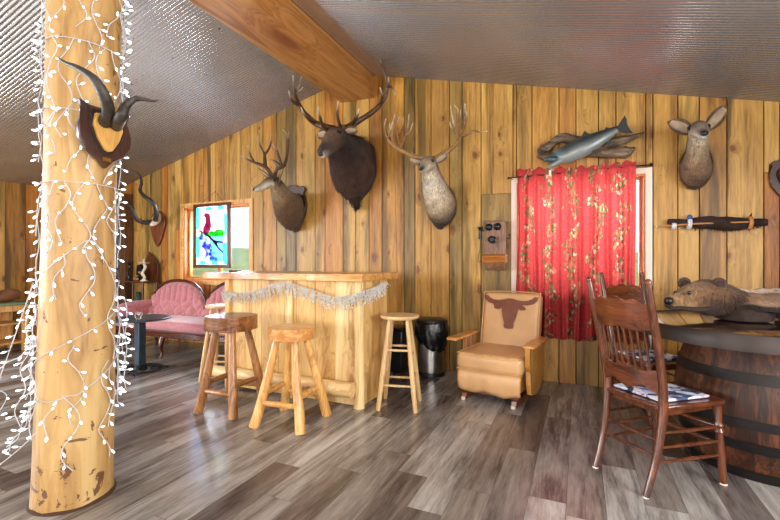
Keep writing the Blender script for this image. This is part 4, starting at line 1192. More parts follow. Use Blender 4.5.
antler(r, [([H2, Q(214, 230, 4.06), Q(250, 210, 4.12), Q(282, 184, 4.16), Q(300, 148, 4.18), Q(314, 100, 4.16), Q(316, 32, 4.10)], .021, .004), ([Q(300, 150, 4.18), Q(320, 148, 4.16), Q(345, 134, 4.12), Q(372, 138, 4.08), Q(400, 134, 4.04)], .013, .003),
           ([Q(292, 165, 4.17), Q(280, 130, 4.10), Q(270, 90, 4.04), Q(262, 40, 4.0)], .014, .003), ([Q(302, 140, 4.18), Q(292, 105, 4.12), Q(290, 60, 4.08), Q(276, 36, 4.05)], .012, .003), ([Q(312, 110, 4.16), Q(302, 85, 4.2), Q(300, 55, 4.22)], .010, .003),
           ([Q(276, 130, 4.1), Q(264, 118, 4.05), Q(258, 96, 4.02)], .008, .003), ([Q(296, 152, 4.18), Q(306, 130, 4.26), Q(322, 90, 4.28), Q(320, 60, 4.28)], .011, .003)], AC3)

# ---- doe
K = pc(660, 100, 5.475)
r = mount('doe_mount', 'doe head without antlers and with wide ears above the fringed sheath', 'animal mount', W(700, 160, YW-.001))
ctrl = [(K(196, 372, 4.500), .115, .175, 6, c8(120,92,62), c8(96,70,48)),
        (K(196, 372, 4.43), .120, .180, 5, c8(126,96,66), c8(104,78,54)),
        (K(198, 352, 4.33), .110, .145, 4, c8(130,102,72), c8(132,104,78)),
        (K(200, 310, 4.26), .088, .112, 2, c8(128,100,72), c8(150,124,96)),
        (K(203, 262, 4.22), .076, .082, 0, c8(124,98,70), c8(176,156,128)),
        (K(206, 215, 4.18), .068, .080, 0, c8(118,92,66), c8(206,190,164)),
        (K(208, 172, 4.12), .066, .074, 2, c8(86,64,46), c8(204,190,168)),
        (K(212, 155, 4.04), .060, .058, 6, c8(110,86,64), c8(200,184,160)),
        (K(226, 168, 3.94), .048, .046, 10, c8(150,130,108), c8(222,212,198)),
        (K(236, 182, 3.86), .038, .038, 12, c8(128,110,94), c8(230,224,214)),
        (K(241, 188, 3.83), .027, .028, 12, c8(40,34,32), c8(216,208,198))]
bm, F = body(ctrl, 5, 28, rough=.05, seed=9, hair=6000, hl=(.032, .009), hw=.005); obj('head_and_neck', bm, M['fur'], r, world=True)
bm, _ = body([(K(190, 425, 4.42), .11, .07, 0, c8(96,70,48), c8(84,60,42)), (K(192, 462, 4.42), .07, .05, 0, c8(84,60,42), c8(80,56,40)), (K(194, 482, 4.42), .02, .02, 0, c8(70,50,36), c8(70,50,36))], 4, 16, rough=.1)
obj('chest_tuft', bm, M['fur'], r, world=True)
facebits(r, F, F[7], .016, .95, .15, 1.1)
p, s_, n_, t, rw, rh = F[6]
ear(r, p-s_*rw*.8+n_*rh*.2, K(40, 118, 4.10), .056, V(.1, -1, -.1), c8(120,92,66)); ear(r, p+s_*rw*.8+n_*rh*.2, K(364, 30, 4.16), .056, V(.2, -1, -.3), c8(120,92,66))

# ---- spiral horned skull on plaque
k4 = pc(100, 170, 4.0)
r = mount('spiral_horn_mount', 'long spiral antelope horns on a brown wooden plaque left of the stained glass', 'animal mount', W(158, 228, YW-.001))
c = W(158.5, 229, YW-.01); bm = BM(); prism(bm, shield(c, .34, .56, 0, 0, 1), lambda u, v, t: V(u, t, v), YW-.04, YW-.001); tri(bm); obj('plaque', bm, M['plaque2'], r, world=True, bevel=.012)
bm = BM(); tube(bm, [k4(232, 180, 4.46), k4(224, 200, 4.36), k4(212, 214, 4.28), k4(202, 222, 4.24)], [.05, .065, .045, .02], 14, 5, wob=.1, flat=.8)
obj('skull_plate', bm, M['bone'], r, world=True)
bm = BM(); tube(bm, [k4(222, 200, 4.30), k4(226, 172, 4.22), k4(218, 140, 4.12), k4(196, 118, 4.06), k4(174, 102, 4.08), k4(160, 80, 4.14), k4(166, 52, 4.12), k4(160, 24, 4.05), k4(138, 6, 4.0), k4(118, 0, 3.98)], [.036, .034, .032, .030, .027, .023, .019, .015, .010, .004], 12, 6, wob=.1)
obj('horn', bm, M['horn'], r, world=True)
bm = BM(); tube(bm, [k4(206, 206, 4.28), k4(180, 210, 4.18), k4(150, 200, 4.08), k4(136, 176, 4.0), k4(130, 152, 3.96), k4(112, 136, 3.98), k4(86, 134, 4.02), k4(66, 122, 4.0), k4(52, 100, 3.95)], [.036, .034, .031, .028, .025, .021, .016, .010, .004], 12, 6, wob=.1)
obj('horn', bm, M['horn'], r, world=True)

# ---- horned plaque on the log post
nz_ = math.radians(1); N_ = V(math.cos(nz_), math.sin(nz_), 0); S_ = V(-N_.y, N_.x, 0)   # S_ points to the viewer's right
zc = 1.835; pc_ = post_pt(nz_, zc, .008)
r = root('ridged_horn_mount', tuple(pc_), 0, 'pair of curved ridged dark horns on a walnut plaque fixed to the log post', 'animal mount')
def fp(u, v, t): return pc_+S_*u+V(0, 0, v)+N_*t
o_ = [(-.115, .155), (-.07, .135), (0, .14), (.07, .135), (.115, .155), (.10, .09), (.12, .02), (.115, -.05), (.08, -.11), (.03, -.15), (0, -.19), (-.03, -.15), (-.08, -.11), (-.115, -.05), (-.12, .02), (-.10, .09)]; o_ = [(a*1.08, b*.90) for a, b in o_]
bm = BM(); prism(bm, o_, fp, .002, .028); tri(bm); obj('plaque', bm, M['plaque'], r, world=True, bevel=.006)
o2 = [(a*.62, b*.62+.005) for a, b in [(-.10, .13), (0, .145), (.10, .13), (.115, .04), (.08, -.06), (.03, -.14), (0, -.155), (-.03, -.14), (-.08, -.06), (-.115, .04)]]
bm = BM(); prism(bm, [(a*1.25, b*1.2) for a, b in o2], fp, .026, .034); tri(bm); obj('plaque_inset', bm, M['darkfur'], r, world=True, bevel=.002)
bm = BM(); prism(bm, o2, fp, .032, .05); tri(bm); obj('hide_panel', bm, M['cork'], r, world=True, bevel=.004)
bm = BM(); prism(bm, [(-.02, -.135), (.02, -.135), (.02, -.118), (-.02, -.118)], fp, .028, .033); obj('name_plate', bm, M['brass'], r, world=True)
Yp = pc_.y
def HP(px, py, f):
    p = W(px, py, Yp-.02); k = f
    d = Vector((0, 0, EYE)); return d+(p-d)*k
def horn(pts, rad):
    bm = BM(); C = crom([tuple(p)+(q,) for p, q in zip(pts, rad)], 10)
    rs = [c_[3]*(1+.05*math.sin(i*2.1)*(1 if i < len(C)*.7 else .2)) for i, c_ in enumerate(C)]
    tube(bm, [Vector(c_[:3]) for c_ in C], rs, 14, 1)
    obj('horn', bm, M['horn'], r, world=True)
b1 = fp(-.022, .050, .045); b2 = fp(.035, .050, .045)
horn([b1, HP(108.5, 112, .97), HP(104.5, 96, .93), HP(94, 79, .90), HP(78, 68, .88), HP(66, 63, .87), HP(57.5, 57, .86)], [.030, .028, .025, .019, .013, .008, .002])
horn([b2, HP(121, 117, .99), HP(126, 106, 1.0), HP(135, 99, 1.02), HP(145, 99.5, 1.03), HP(152, 101, 1.04), HP(158.5, 100.5, 1.05)], [.029, .026, .020, .014, .009, .006, .002])

# ---- plaque at the right edge
r = mount('wall_plaque', 'dark wooden mount plaque cut off by the right edge of the photo', 'plaque', W(786, 178, YW-.001))
c = W(787, 179, YW-.01); bm = BM(); prism(bm, shield(c, .24, .33, 0, 0), lambda u, v, t: V(u, t, v), YW-.035, YW-.001); tri(bm); obj('backboard', bm, M['plaque'], r, world=True, bevel=.01)
bm = BM(); c2_ = shield(c, .15, .22, 0, 0, 1); prism(bm, c2_, lambda u, v, t: V(u, t, v), YW-.06, YW-.03); tri(bm); obj('raised_panel', bm, M['darkfur'], r, world=True, bevel=.008)

# ---- fish on driftwood
Fq = pc(530, 110, 6.5)
r = mount('driftwood', 'weathered driftwood wall piece holding the silver fish above the curtain', 'driftwood', W(585, 150, YW-.001))
bm = BM(); tube(bm, [Fq(50, 268, 4.44), Fq(110, 250, 4.43), Fq(160, 205, 4.44), Fq(220, 180, 4.45), Fq(300, 200, 4.44), Fq(420, 230, 4.44), Fq(520, 215, 4.43), Fq(620, 190, 4.42), Fq(745, 145, 4.40)], [.02, .045, .035, .045, .05, .055, .05, .035, .006], 14, 6, wob=.5)
tube(bm, [Fq(48, 300, 4.45), Fq(100, 305, 4.44), Fq(200, 300, 4.45), Fq(300, 285, 4.45), Fq(420, 275, 4.45)], [.015, .04, .05, .05, .03], 12, 6, wob=.5)
obj('upper_branch', bm, M['drift'], r, world=True)
bm = BM(); tube(bm, [Fq(320, 300, 4.46), Fq(420, 272, 4.45), Fq(500, 280, 4.44), Fq(560, 276, 4.44), Fq(630, 270, 4.44), Fq(685, 243, 4.43)], [.02, .045, .05, .055, .045, .008], 12, 6, wob=.45)
obj('lower_branch', bm, M['drift'], r, world=True)
s = NT('silver_fish_skin'); co_ = s.coord(); c_ = s.n('ShaderNodeVertexColor', layer_name='Col').outputs[0]
vv = s.n('ShaderNodeTexVoronoi', {'Vector': s.vm('MULTIPLY', co_, (1, 1, 1)), 'Scale': 90.0}).outputs['Distance']
s.set(Base_Color=s.mix(1.0, c_, s.ramp(vv, [(.0, (.8, .8, .8)), (.6, (1.1, 1.1, 1.1))]), 'MULTIPLY'), Roughness=.38, Metallic=.15, Coat_Weight=.3); s.bump(vv, .15, .002); M['fish'] = s.m
r = root('mounted_fish', W(580, 145, 4.33), 0, 'silver trout with open jaws slanting up to the right over the curtain', 'fish')
bk, be, gl = c8(36,46,52), c8(124,132,130), c8(60,92,104)
ctrl = [(Fq(160, 330, 4.30), .020, .040, 0, gl, be), (Fq(170, 320, 4.305), .040, .070, 0, gl, be), (Fq(190, 308, 4.31), .052, .085, 0, c8(70,100,110), be), (Fq(240, 288, 4.32), .062, .105, 0, bk, be), (Fq(320, 252, 4.32), .068, .110, 0, bk, be),
        (Fq(400, 212, 4.325), .062, .098, 0, bk, be), (Fq(470, 176, 4.33), .050, .076, 0, bk, be), (Fq(530, 144, 4.335), .034, .052, 0, bk, be), (Fq(570, 122, 4.34), .020, .034, 0, bk, c8(150,156,150)), (Fq(590, 112, 4.34), .010, .024, 0, bk, c8(120,126,124))]
ctrl = [(p, a*.9, b*.84, 90, t_, b_) for p, a, b, y, t_, b_ in ctrl]
bm, F = body(ctrl, 6, 24); obj('fish_body', bm, M['fish'], r, world=True)
def fin(name, pts, y, th=.006, parent=None):
    bm = BM(); q = [Fq(a, b, y) for a, b in pts]; prism(bm, [(p.x, p.z) for p in q], lambda u, v, t: V(u, t, v), y-th/2, y+th/2); tri(bm)
    return obj(name, bm, M['finm'], r, world=True)
M['finm'] = plain('fish_fin', c8(38,40,42), .4, .1, .5, 80)
fin('tail_fin', [(560, 118), (590, 74), (616, 34), (628, 62), (630, 92), (646, 122), (668, 150), (630, 150), (586, 144)], 4.325, .014)
fin('dorsal_fin', [(330, 205), (338, 165), (356, 135), (374, 150), (396, 156), (402, 188)], 4.325)
fin('adipose_fin', [(484, 132), (490, 112), (515, 116), (510, 128)], 4.33)
fin('pelvic_fin', [(395, 262), (425, 262), (440, 290), (425, 292)], 4.30)
fin('anal_fin', [(495, 208), (520, 190), (530, 205), (512, 232)], 4.33)
bm = BM(); tube(bm, [Fq(170, 322, 4.30), Fq(140, 322, 4.285), Fq(118, 318, 4.28), Fq(100, 326, 4.28), Fq(97, 334, 4.28)], [.045, .036, .024, .018, .010], 10, 5); paint(bm, c8(52,74,82)); obj('upper_jaw', bm, M['fish'], r, world=True)
bm = BM(); tube(bm, [Fq(196, 328, 4.30), Fq(166, 348, 4.285), Fq(134, 367, 4.28), Fq(110, 374, 4.28)], [.04, .026, .018, .010], 10, 5); paint(bm, be); obj('lower_jaw', bm, M['fish'], r, world=True)
bm = BM(); sph(bm, Fq(165, 312, 4.262), .012, (1, .6, 1), 12); obj('eye', bm, M['eye'], r, world=True)

# ---- fringed sheath on the wall
S = pc(645, 205, 5.78)
r = root('fringed_sheath', W(715, 224, YW-.03), 0, 'long dark fur sheath with beaded bands hanging level on the wall under the doe', 'sheath')
bm = BM(); tube(bm, [S(130, 98, 4.45), S(180, 100, 4.45), S(255, 100, 4.45), S(340, 102, 4.44), S(440, 105, 4.44), S(560, 108, 4.44), S(640, 100, 4.45), S(706, 100, 4.45)], [.02, .03, .034, .05, .058, .052, .035, .03], 14, 5, wob=.4); obj('fur_sleeve', bm, M['darkfur'], r, world=True)
bm = BM(); tube(bm, [S(60, 126, 4.44), S(120, 122, 4.44), S(300, 108, 4.40), S(600, 98, 4.38)], [.006, .008, .008, .006], 8, 3); obj('shaft', bm, M['quill'], r, world=True)
bm = BM(); tube(bm, [S(62, 126, 4.44), S(66, 126, 4.44), S(72, 125, 4.44)], [.010, .013, .008], 8); obj('shaft_tip', bm, M['bone'], r, world=True)
for a, b, rr_, mm in ((255, 108, .052, 'bead'), (167, 121, .032, 'bead'), (604, 104, .060, 'quill')):
    bm = BM(); tube(bm, [S(a-12, b, 4.44), S(a, b, 4.44), S(a+12, b, 4.44)], [rr_*.9, rr_, rr_*.9], 16, 3); obj('beaded_band', bm, M[mm], r, world=True, label='pale beaded band')
bm = BM(); sph(bm, S(258, 72, 4.42), .022, (1, 1, 1.2), 12); obj('blue_bead', bm, M['bluebead'], r, world=True)
bm = BM(); rb = random.Random(2)
for k in range(46):
    x = rb.uniform(285, 690); p = S(x, 112, 4.42); q = p+V(rb.uniform(-.02, .02), rb.uniform(-.01, .02), -rb.uniform(.03, .07)*(1 if x < 640 else .5)); tube(bm, [p, p.lerp(q, .5), q], [.006, .004, .0015], 5)
prism(bm, [(S(580, 80, 4.4).x, S(580, 80, 4.4).z), (S(600, 78, 4.4).x, S(600, 78, 4.4).z), (S(626, 46, 4.4).x, S(626, 46, 4.4).z), (S(620, 84, 4.4).x, S(620, 84, 4.4).z)], lambda u, v, t: V(u, t, v), 4.42, 4.45)
o = obj('fringe', bm, M['darkfur'], r, world=True); o['kind'] = 'stuff'
# ================================================================ curtain and rod
s = NT('red_floral_cotton'); tc = s.coord()
x_, y_, z_ = [s.n('ShaderNodeSeparateXYZ', {0: tc}).outputs[i] for i in range(3)]
uv = s.n('ShaderNodeUVMap', uv_map='cloth').outputs[0]
n1 = s.noise(uv, 3.0, 2, .5, .8)
# climbing stems with leaves and blossoms, repeated across the cloth
wig = s.vm('ADD', uv, s.n('ShaderNodeCombineXYZ', {0: s.ma('MULTIPLY', s.ma('SINE', s.ma('MULTIPLY', s.n('ShaderNodeSeparateXYZ', {0: uv}).outputs[1], 9.0)), .035)}).outputs[0])
ux = s.n('ShaderNodeSeparateXYZ', {0: wig}).outputs[0]
stripe = s.ma('ABSOLUTE', s.ma('SUBTRACT', s.ma('FRACT', s.ma('MULTIPLY', ux, 3.4)), .5))
stripe = s.ma('SUBTRACT', 1.0, s.ma('MULTIPLY', stripe, 2.6), True)
leaf = s.n('ShaderNodeTexVoronoi', {'Vector': s.vm('MULTIPLY', uv, (1, .8, 1)), 'Scale': 38.0})
ln = s.noise(uv, 34, 3, .7)
leafm = s.ma('GREATER_THAN', s.ma('ADD', s.ma('MULTIPLY', s.noise(uv, 7.5, 3, .6, .5), .9), s.ma('MULTIPLY', stripe, .24)), .585)
leafm = s.ma('MULTIPLY', leafm, s.ma('LESS_THAN', leaf.outputs['Distance'], .60))
g = s.n('ShaderNodeSeparateColor', {0: leaf.outputs['Color']}).outputs[0]
lc = s.ramp(g, [(.0, c8(84,96,66)), (.3, c8(132,132,86)), (.45, c8(128,120,78)), (.60, c8(182,174,146)), (.72, c8(206,104,92)), (.9, c8(110,62,48))]); s.t.nodes[-1].color_ramp.interpolation = 'CONSTANT'
colc = s.mix(s.ma('MULTIPLY', leafm, .9), s.ramp(ln, [(.3, c8(172,58,60)), (.7, c8(192,76,74))]), lc)
df = s.n('ShaderNodeBsdfDiffuse', {'Color': colc}); tl = s.n('ShaderNodeBsdfTranslucent', {'Color': colc})
mx = s.n('ShaderNodeMixShader', {0: .36, 1: df.outputs[0], 2: tl.outputs[0]}); s.put(s.out.inputs[0], mx.outputs[0])
M['curtain'] = s.m
YC = 4.40
cx0, cx1 = W(517, 262, YC).x, W(636, 262, YC).x
r = root('floral_curtain', ((cx0+cx1)/2, YC, .44), 0, 'coral red floral curtain covering the window behind the recliner', 'curtain')
bm = BM(); uvl = bm.loops.layers.uv.new('cloth'); nu, nv = 260, 34; grid = []; uvs = {}
def cy(u, t):
    k = .4+.6*t
    return (.034*math.sin(u*2*PI*9+1.4*math.sin(u*9)+.5*t)+.014*math.sin(u*2*PI*21+2*math.sin(u*5)))*(.55+.6*t if t > .07 else .5)
for j in range(nv+1):
    t = j/nv; row = []
    for i in range(nu+1):
        u = i/nu
        top = 2.118+.010*math.sin(u*2*PI*11)+.006*math.sin(u*37)+.012*math.sin(u*6+1)-.018*math.exp(-((u-.50)/.02)**2)
        bot = .452+.006*math.sin(u*30)
        z = top+(bot-top)*t
        x = cx0+(cx1-cx0)*u+.010*math.sin(t*6+u*20)*t+(.012*math.sin(t*5) if u < .05 else 0)
        v = bm.verts.new((x, YC+(cy(u, t) if t > .045 else -.010+.25*cy(u, t)), z)); uvs[v] = (u*1.5, t*1.66); row.append(v)
    grid.append(row)
for a, b in zip(grid, grid[1:]):
    for i in range(nu):
        f = bm.faces.new((a[i], a[i+1], b[i+1], b[i]))
        for l in f.loops: l[uvl].uv = uvs[l.vert]
obj('cloth', bm, M['curtain'], r, world=True, angle=180)
bm = BM(); tube(bm, [W(508.5, 178, YC), W(580, 171.5, YC), W(650, 164.8, YC)], .006, 8); sph(bm, W(651, 164.7, YC), .017, (1, 1, 1), 12); sph(bm, W(508.5, 178, YC), .012, (1, 1, 1), 10)
rd = obj('curtain_rod', bm, M['fishhook'], None, world=False); tag(rd, 'thin black curtain rod with a round end knob above the window', 'curtain rod')
bm = BM()
tube(bm, [W(649, 165, YC), W(649, 165, YC)+V(0, YW-YC, 0)], .004, 6); tube(bm, [W(511, 178, YC), W(511, 178, YC)+V(0, YW-YC, 0)], .004, 6)
obj('rod_bracket', bm, M['fishhook'], rd)
bm = BM(); rbox(bm, tuple(W(550, 173, 4.36)), (.022, .006, .055), .002, 1); tg = obj('rod_tag', bm, M['trimw'], r, world=True, label='small white tag on the curtain heading')

# ================================================================ stained glass panel
YG = 4.455
x0, x1, z0, z1 = -5.19, -4.475, 1.115, 2.045
r = root('stained_glass_panel', ((x0+x1)/2, YG, z0), 0, 'framed stained glass bird panel hanging in front of the left window', 'stained glass')
def gm(name, c):
    c = tuple(q**.72 for q in c); s = NT('glass_'+name); cc = s.mix(s.ramp(s.noise(s.coord(), 14, 3), [(.35, (0, 0, 0)), (.7, (1, 1, 1))]), c, tuple(min(1, q*1.25+.03) for q in c))
    a = s.n('ShaderNodeBsdfTranslucent', {0: cc}); b = s.n('ShaderNodeBsdfTransparent', {0: cc}); g_ = s.n('ShaderNodeBsdfGlossy', {0: (1, 1, 1), 'Roughness': .08})
    m1 = s.n('ShaderNodeMixShader', {0: .35, 1: a.outputs[0], 2: b.outputs[0]}); m2 = s.n('ShaderNodeMixShader', {0: .04, 1: m1.outputs[0], 2: g_.outputs[0]}); s.put(s.out.inputs[0], m2.outputs[0]); return s.m
GL = [gm('white', c8(232,236,230)), gm('cream', c8(232,216,186)), gm('plum', c8(96,14,54)), gm('branch', c8(110,30,34)), gm('green', c8(50,150,60)), gm('water', c8(84,140,214)),
      gm('sky_border', c8(60,180,220)), gm('pink_border', c8(232,150,150)), gm('feather_blue', c8(140,176,228)), gm('feather_violet', c8(146,96,186)), gm('feather_white', c8(226,220,240))]
def pane(name, polys, off_):
    bm = BM()
    for out, mi in polys:
        prism(bm, [(x0+(x1-x0)*u, z0+(z1-z0)*v) for u, v in out], lambda u, v, t: V(u, t, v), YG-.003-off_, YG+.003-off_, mi)
    tri(bm); return obj(name, bm, GL, r, world=True, smooth=False)
fw = .055; gx, gz = .07, .055
# layered pieces: every piece is cut glass of one colour, set side by side in small steps
bg_ = []
bd = .10
for k in range(8):
    a, b = gz+(1-2*gz)*k/8, gz+(1-2*gz)*(k+1)/8
    bg_ += [([(gx, a), (gx+bd, a), (gx+bd, b), (gx, b)], 6 if k % 4 else 7), ([(1-gx-bd, a), (1-gx, a), (1-gx, b), (1-gx-bd, b)], 6 if (k+1) % 4 else 7)]
ix0, ix1 = gx+bd, 1-gx-bd
for k in range(4):
    a, b = ix0+(ix1-ix0)*k/4, ix0+(ix1-ix0)*(k+1)/4
    bg_ += [([(a, gz), (b, gz), (b, gz+.05), (a, gz+.05)], 7 if k % 2 else 6), ([(a, 1-gz-.045), (b, 1-gz-.045), (b, 1-gz), (a, 1-gz)], 7 if k % 2 == 0 else 6)]
zb, zt_ = gz+.05, 1-gz-.045
bg_ += [([(ix0, .55), (.62, .55), (.62, zt_), (ix0, zt_)], 0), ([(.62, .55), (.80, .55), (.80, zt_), (.62, zt_)], 1), ([(.80, .55), (ix1, .55), (ix1, zt_), (.80, zt_)], 0),
        ([(ix0, .48), (ix1, .48), (ix1, .55), (ix0, .55)], 4), ([(.45, zb), (ix1, zb), (ix1, .48), (.45, .48)], 5), ([(ix0, zb), (.45, zb), (.45, .48), (ix0, .48)], 8)]
pane('background_glass', bg_, 0)
bird = [(.30,.86),(.36,.845),(.42,.85),(.46,.825),(.44,.80),(.46,.74),(.50,.66),(.49,.60),(.42,.54),(.34,.52),(.28,.56),(.27,.62),(.33,.68),(.36,.75),(.36,.79),(.30,.80),(.25,.785),(.31,.825)]
pane('bird_glass', [(bird, 2)], .007)
bush = [(.44,.55),(.5,.585),(.56,.56),(.62,.59),(.7,.57),(.78,.595),(.83,.56),(.83,.50),(.6,.49),(.44,.52)]
pane('bush_glass', [(bush, 4)], .0075)
br_ = [(ix0,.60),(.24,.595),(.30,.55),(.44,.52),(.56,.44),(.66,.42),(.84,.405),(.84,.375),(.68,.385),(.60,.38),(.74,.30),(.84,.24),(.83,.22),(.70,.29),(.54,.41),(.40,.49),(.26,.53),(ix0,.57)]
pane('branch_glass', [(br_, 3)], .015)
polys = []; rb = random.Random(12)
for k in range(64):
    t = rb.random(); u = .20+.10*rb.random()+.36*(1-t)*rb.random()+.12*(1-t); v = .12+.40*t
    if u > .72 or u < ix0+.02: continue
    q = .026+.022*rb.random(); n = 7; a0 = rb.random()*6
    polys.append(([(u+q*math.cos(a0+2*PI*i/n)*1.1, v+q*.85*math.sin(a0+2*PI*i/n)) for i in range(n)], rb.choice((8, 9, 10, 9, 10, 10, 5))))
bm = BM()
for i, (out, mi) in enumerate(polys):
    prism(bm, [(x0+(x1-x0)*u, z0+(z1-z0)*v) for u, v in out], lambda u, v, t: V(u, t, v), YG-.010-.0006*i, YG-.006-.0006*i, mi)
obj('tail_glass', bm, GL, r, world=True, smooth=False)
bm = BM()
def lead(pts, q=.0035):
    tube(bm, [V(x0+(x1-x0)*u, YG-.012, z0+(z1-z0)*v) for u, v in pts], q, 5)
lead([(ix0, gz), (ix0, 1-gz)]); lead([(ix1, gz), (ix1, 1-gz)]); lead([(gx, zb), (1-gx, zb)]); lead([(gx, zt_), (1-gx, zt_)]); lead([(.62, .57), (.62, zt_)]); lead([(.80, .57), (.80, zt_)])
lead([(ix0, .72), (.34, .72)]); lead([(.48, .72), (.62, .70)]); lead(bird+[bird[0]], .003); lead([(.36, .85), (.38, zt_)]); lead([(.45, zb), (.52, .3), (.45, .48)])
obj('lead_lines', bm, M['lead'], r, world=True)
bm = BM()
for a, b, c, d in ((x0, x0+fw, z0, z1), (x1-fw, x1, z0, z1), (x0+fw, x1-fw, z0, z0+.045), (x0+fw, x1-fw, z1-.045, z1)): box(bm, a, b, YG-.014, YG+.014, c, d)
obj('frame', bm, M['oak'], r, world=True, bevel=.003)
bm = BM(); hx = (x0+x1)/2+.03; tube(bm, [(x0+.12, YG, z1), (hx, YG+.035, z1+.17), (x1-.12, YG, z1)], .0025, 5); sph(bm, (hx, YG+.045, z1+.172), .007, (1, 1, 1), 8)
obj('hanging_wire', bm, M['lead'], r, world=True)

# ================================================================ antique telephone
T = pc(470, 210, 7.43)
tl_, br2 = T(104, 84, 4.36), T(258, 440, 4.36)
X0, X1, Z1, Z0 = T(104, 84, 4.36).x, T(262, 84, 4.36).x, T(104, 82, 4.4).z, T(150, 446, 4.4).z
XM = (X0+X1)/2
r = root('wall_telephone', (XM, YW-.001, Z0), 0, 'antique oak crank telephone with two black bells hanging left of the window', 'telephone')
bm = BM(); box(bm, X0, X1, 4.38, YW-.002, Z0+.075, Z1-.012); obj('wooden_case', bm, M['phone'], r, world=True, bevel=.004)
bm = BM(); box(bm, X0-.012, X1+.012, 4.368, YW-.002, Z1-.014, Z1); obj('case_top', bm, M['phone'], r, world=True, bevel=.004)
bm = BM(); prism(bm, [(4.38, Z0+.165), (4.335, Z0+.145), (4.305, Z0+.09), (4.315, Z0+.07), (YW-.02, Z0+.07), (YW-.02, Z0+.165)], lambda u, v, t: V(t, u, v), X0-.010, X1+.010); tri(bm); obj('writing_shelf', bm, M['phone2'], r, world=True, bevel=.006)
bm = BM(); prism(bm, [(4.33, Z0+.07), (4.36, Z0+.02), (4.38, Z0), (YW-.02, Z0), (YW-.02, Z0+.07)], lambda u, v, t: V(t, u, v), X0+.012, X1-.008); obj('battery_box', bm, M['phone'], r, world=True, bevel=.004)
def dome(px, py, q, h, name):
    c = T(px, py, 4.379); bm = BM(); Mx = Matrix.Rotation(PI/2, 4, 'X')
    lathe(bm, [(q*.98, 0), (q, h*.2), (q*.86, h*.55), (q*.5, h*.85), (q*.16, h), (q*.16, h*1.15)], 22, c, M=Mx); return obj(name, bm, M['black'], r, world=True)
dome(140, 128, .039, .035, 'bell'); dome(204, 124, .039, .035, 'bell')
c = T(172, 222, 4.379); bm = BM(); Mx = Matrix.Rotation(PI/2, 4, 'X')
lathe(bm, [(.036, 0), (.038, .012), (.022, .018), (.016, .05), (.018, .06), (.034, .085), (.036, .092), (.022, .078)], 22, c, M=Mx); obj('mouthpiece', bm, M['black'], r, world=True)
c = T(76, 218, 4.40); bm = BM(); lathe(bm, [(.018, 0), (.020, .02), (.015, .05), (.014, .09), (.018, .105), (.030, .118), (.031, .13), (.012, .132)], 18, c); obj('receiver', bm, M['black'], r, world=True)
bm = BM(); c2_ = T(86, 150, 4.40); tube(bm, [V(X0+.01, 4.42, c2_.z), V(X0-.02, 4.41, c2_.z), c2_+V(-.008, 0, -.01)], .005, 8); obj('hook_arm', bm, M['blackm'], r, world=True)
bm = BM(); tube(bm, [T(78, 216, 4.40), T(76, 280, 4.395), T(62, 350, 4.39), T(60, 385, 4.39), T(80, 380, 4.40), T(108, 350, 4.42)], .0035, 6, 5); obj('receiver_cord', bm, M['plaque2'], r, world=True)
bm = BM(); c3 = T(262, 210, 4.43); tube(bm, [V(X1, 4.44, c3.z), V(X1+.035, 4.44, c3.z), V(X1+.035, 4.41, c3.z+.03)], .005, 8); sph(bm, V(X1+.035, 4.405, c3.z+.035), .011, (1, 1, 1), 10); obj('crank', bm, M['blackm'], r, world=True)
bm = BM(); tube(bm, [V(XM-.012, YW-.006, Z1), V(XM, YW-.006, Z1+.05), V(XM+.012, YW-.006, Z1)], .0035, 6); obj('hanger', bm, M['steel'], r, world=True)

# ================================================================ settee
SX, SY = -4.76, 4.02
r = root('victorian_settee', (SX, SY, 0), 0, 'pink button tufted Victorian settee with a carved double hump back', 'sofa')
HW = 1.14   # half width
def hump(u):   # top of the back, u in -1..1
    a = abs(u); c = (a-.53)/.44
    return .70+.225*max(0, 1-c*c)**.5 if abs(c) < 1 else .70
def topz(u):
    a = abs(u)
    return .57+.05*(a > .9)*min(1, (a-.9)*30)+.36*max(0, 1-abs((a-.49)/.475)**2.5)**.55
bm = BM(); nu, nv = 220, 60; G = []
for j in range(nv+1):
    row = []
    for i in range(nu+1):
        u = -1+2*i/nu; zt_s = topz(u); z0_ = .40; v = j/nv; z = z0_+(zt_s-.02-z0_)*v
        x = u*HW
        # diamond buttons below, long channels near the top
        fx, fz = x/.11, (z-.40)/.105
        lat = abs(math.sin(PI*(fx+fz)/2)*math.sin(PI*(fx-fz)/2))**.45
        chn = abs(math.sin(PI*fx/1.0))**.5
        w_ = min(1, max(0, (z-(.60))/.06))
        d = (lat*(1-w_)+chn*w_)*.06
        edge = min(1, (1-v)*9)*min(1, v*12)*min(1, (1-abs(u))*14)
        y = .27+.02*v-.09*(1-v)**2-d*edge-.012*edge
        row.append(bm.verts.new((x, y, z)))
    G.append(row)
for a, b in zip(G, G[1:]):
    for i in range(nu): bm.faces.new((a[i], a[i+1], b[i+1], b[i]))
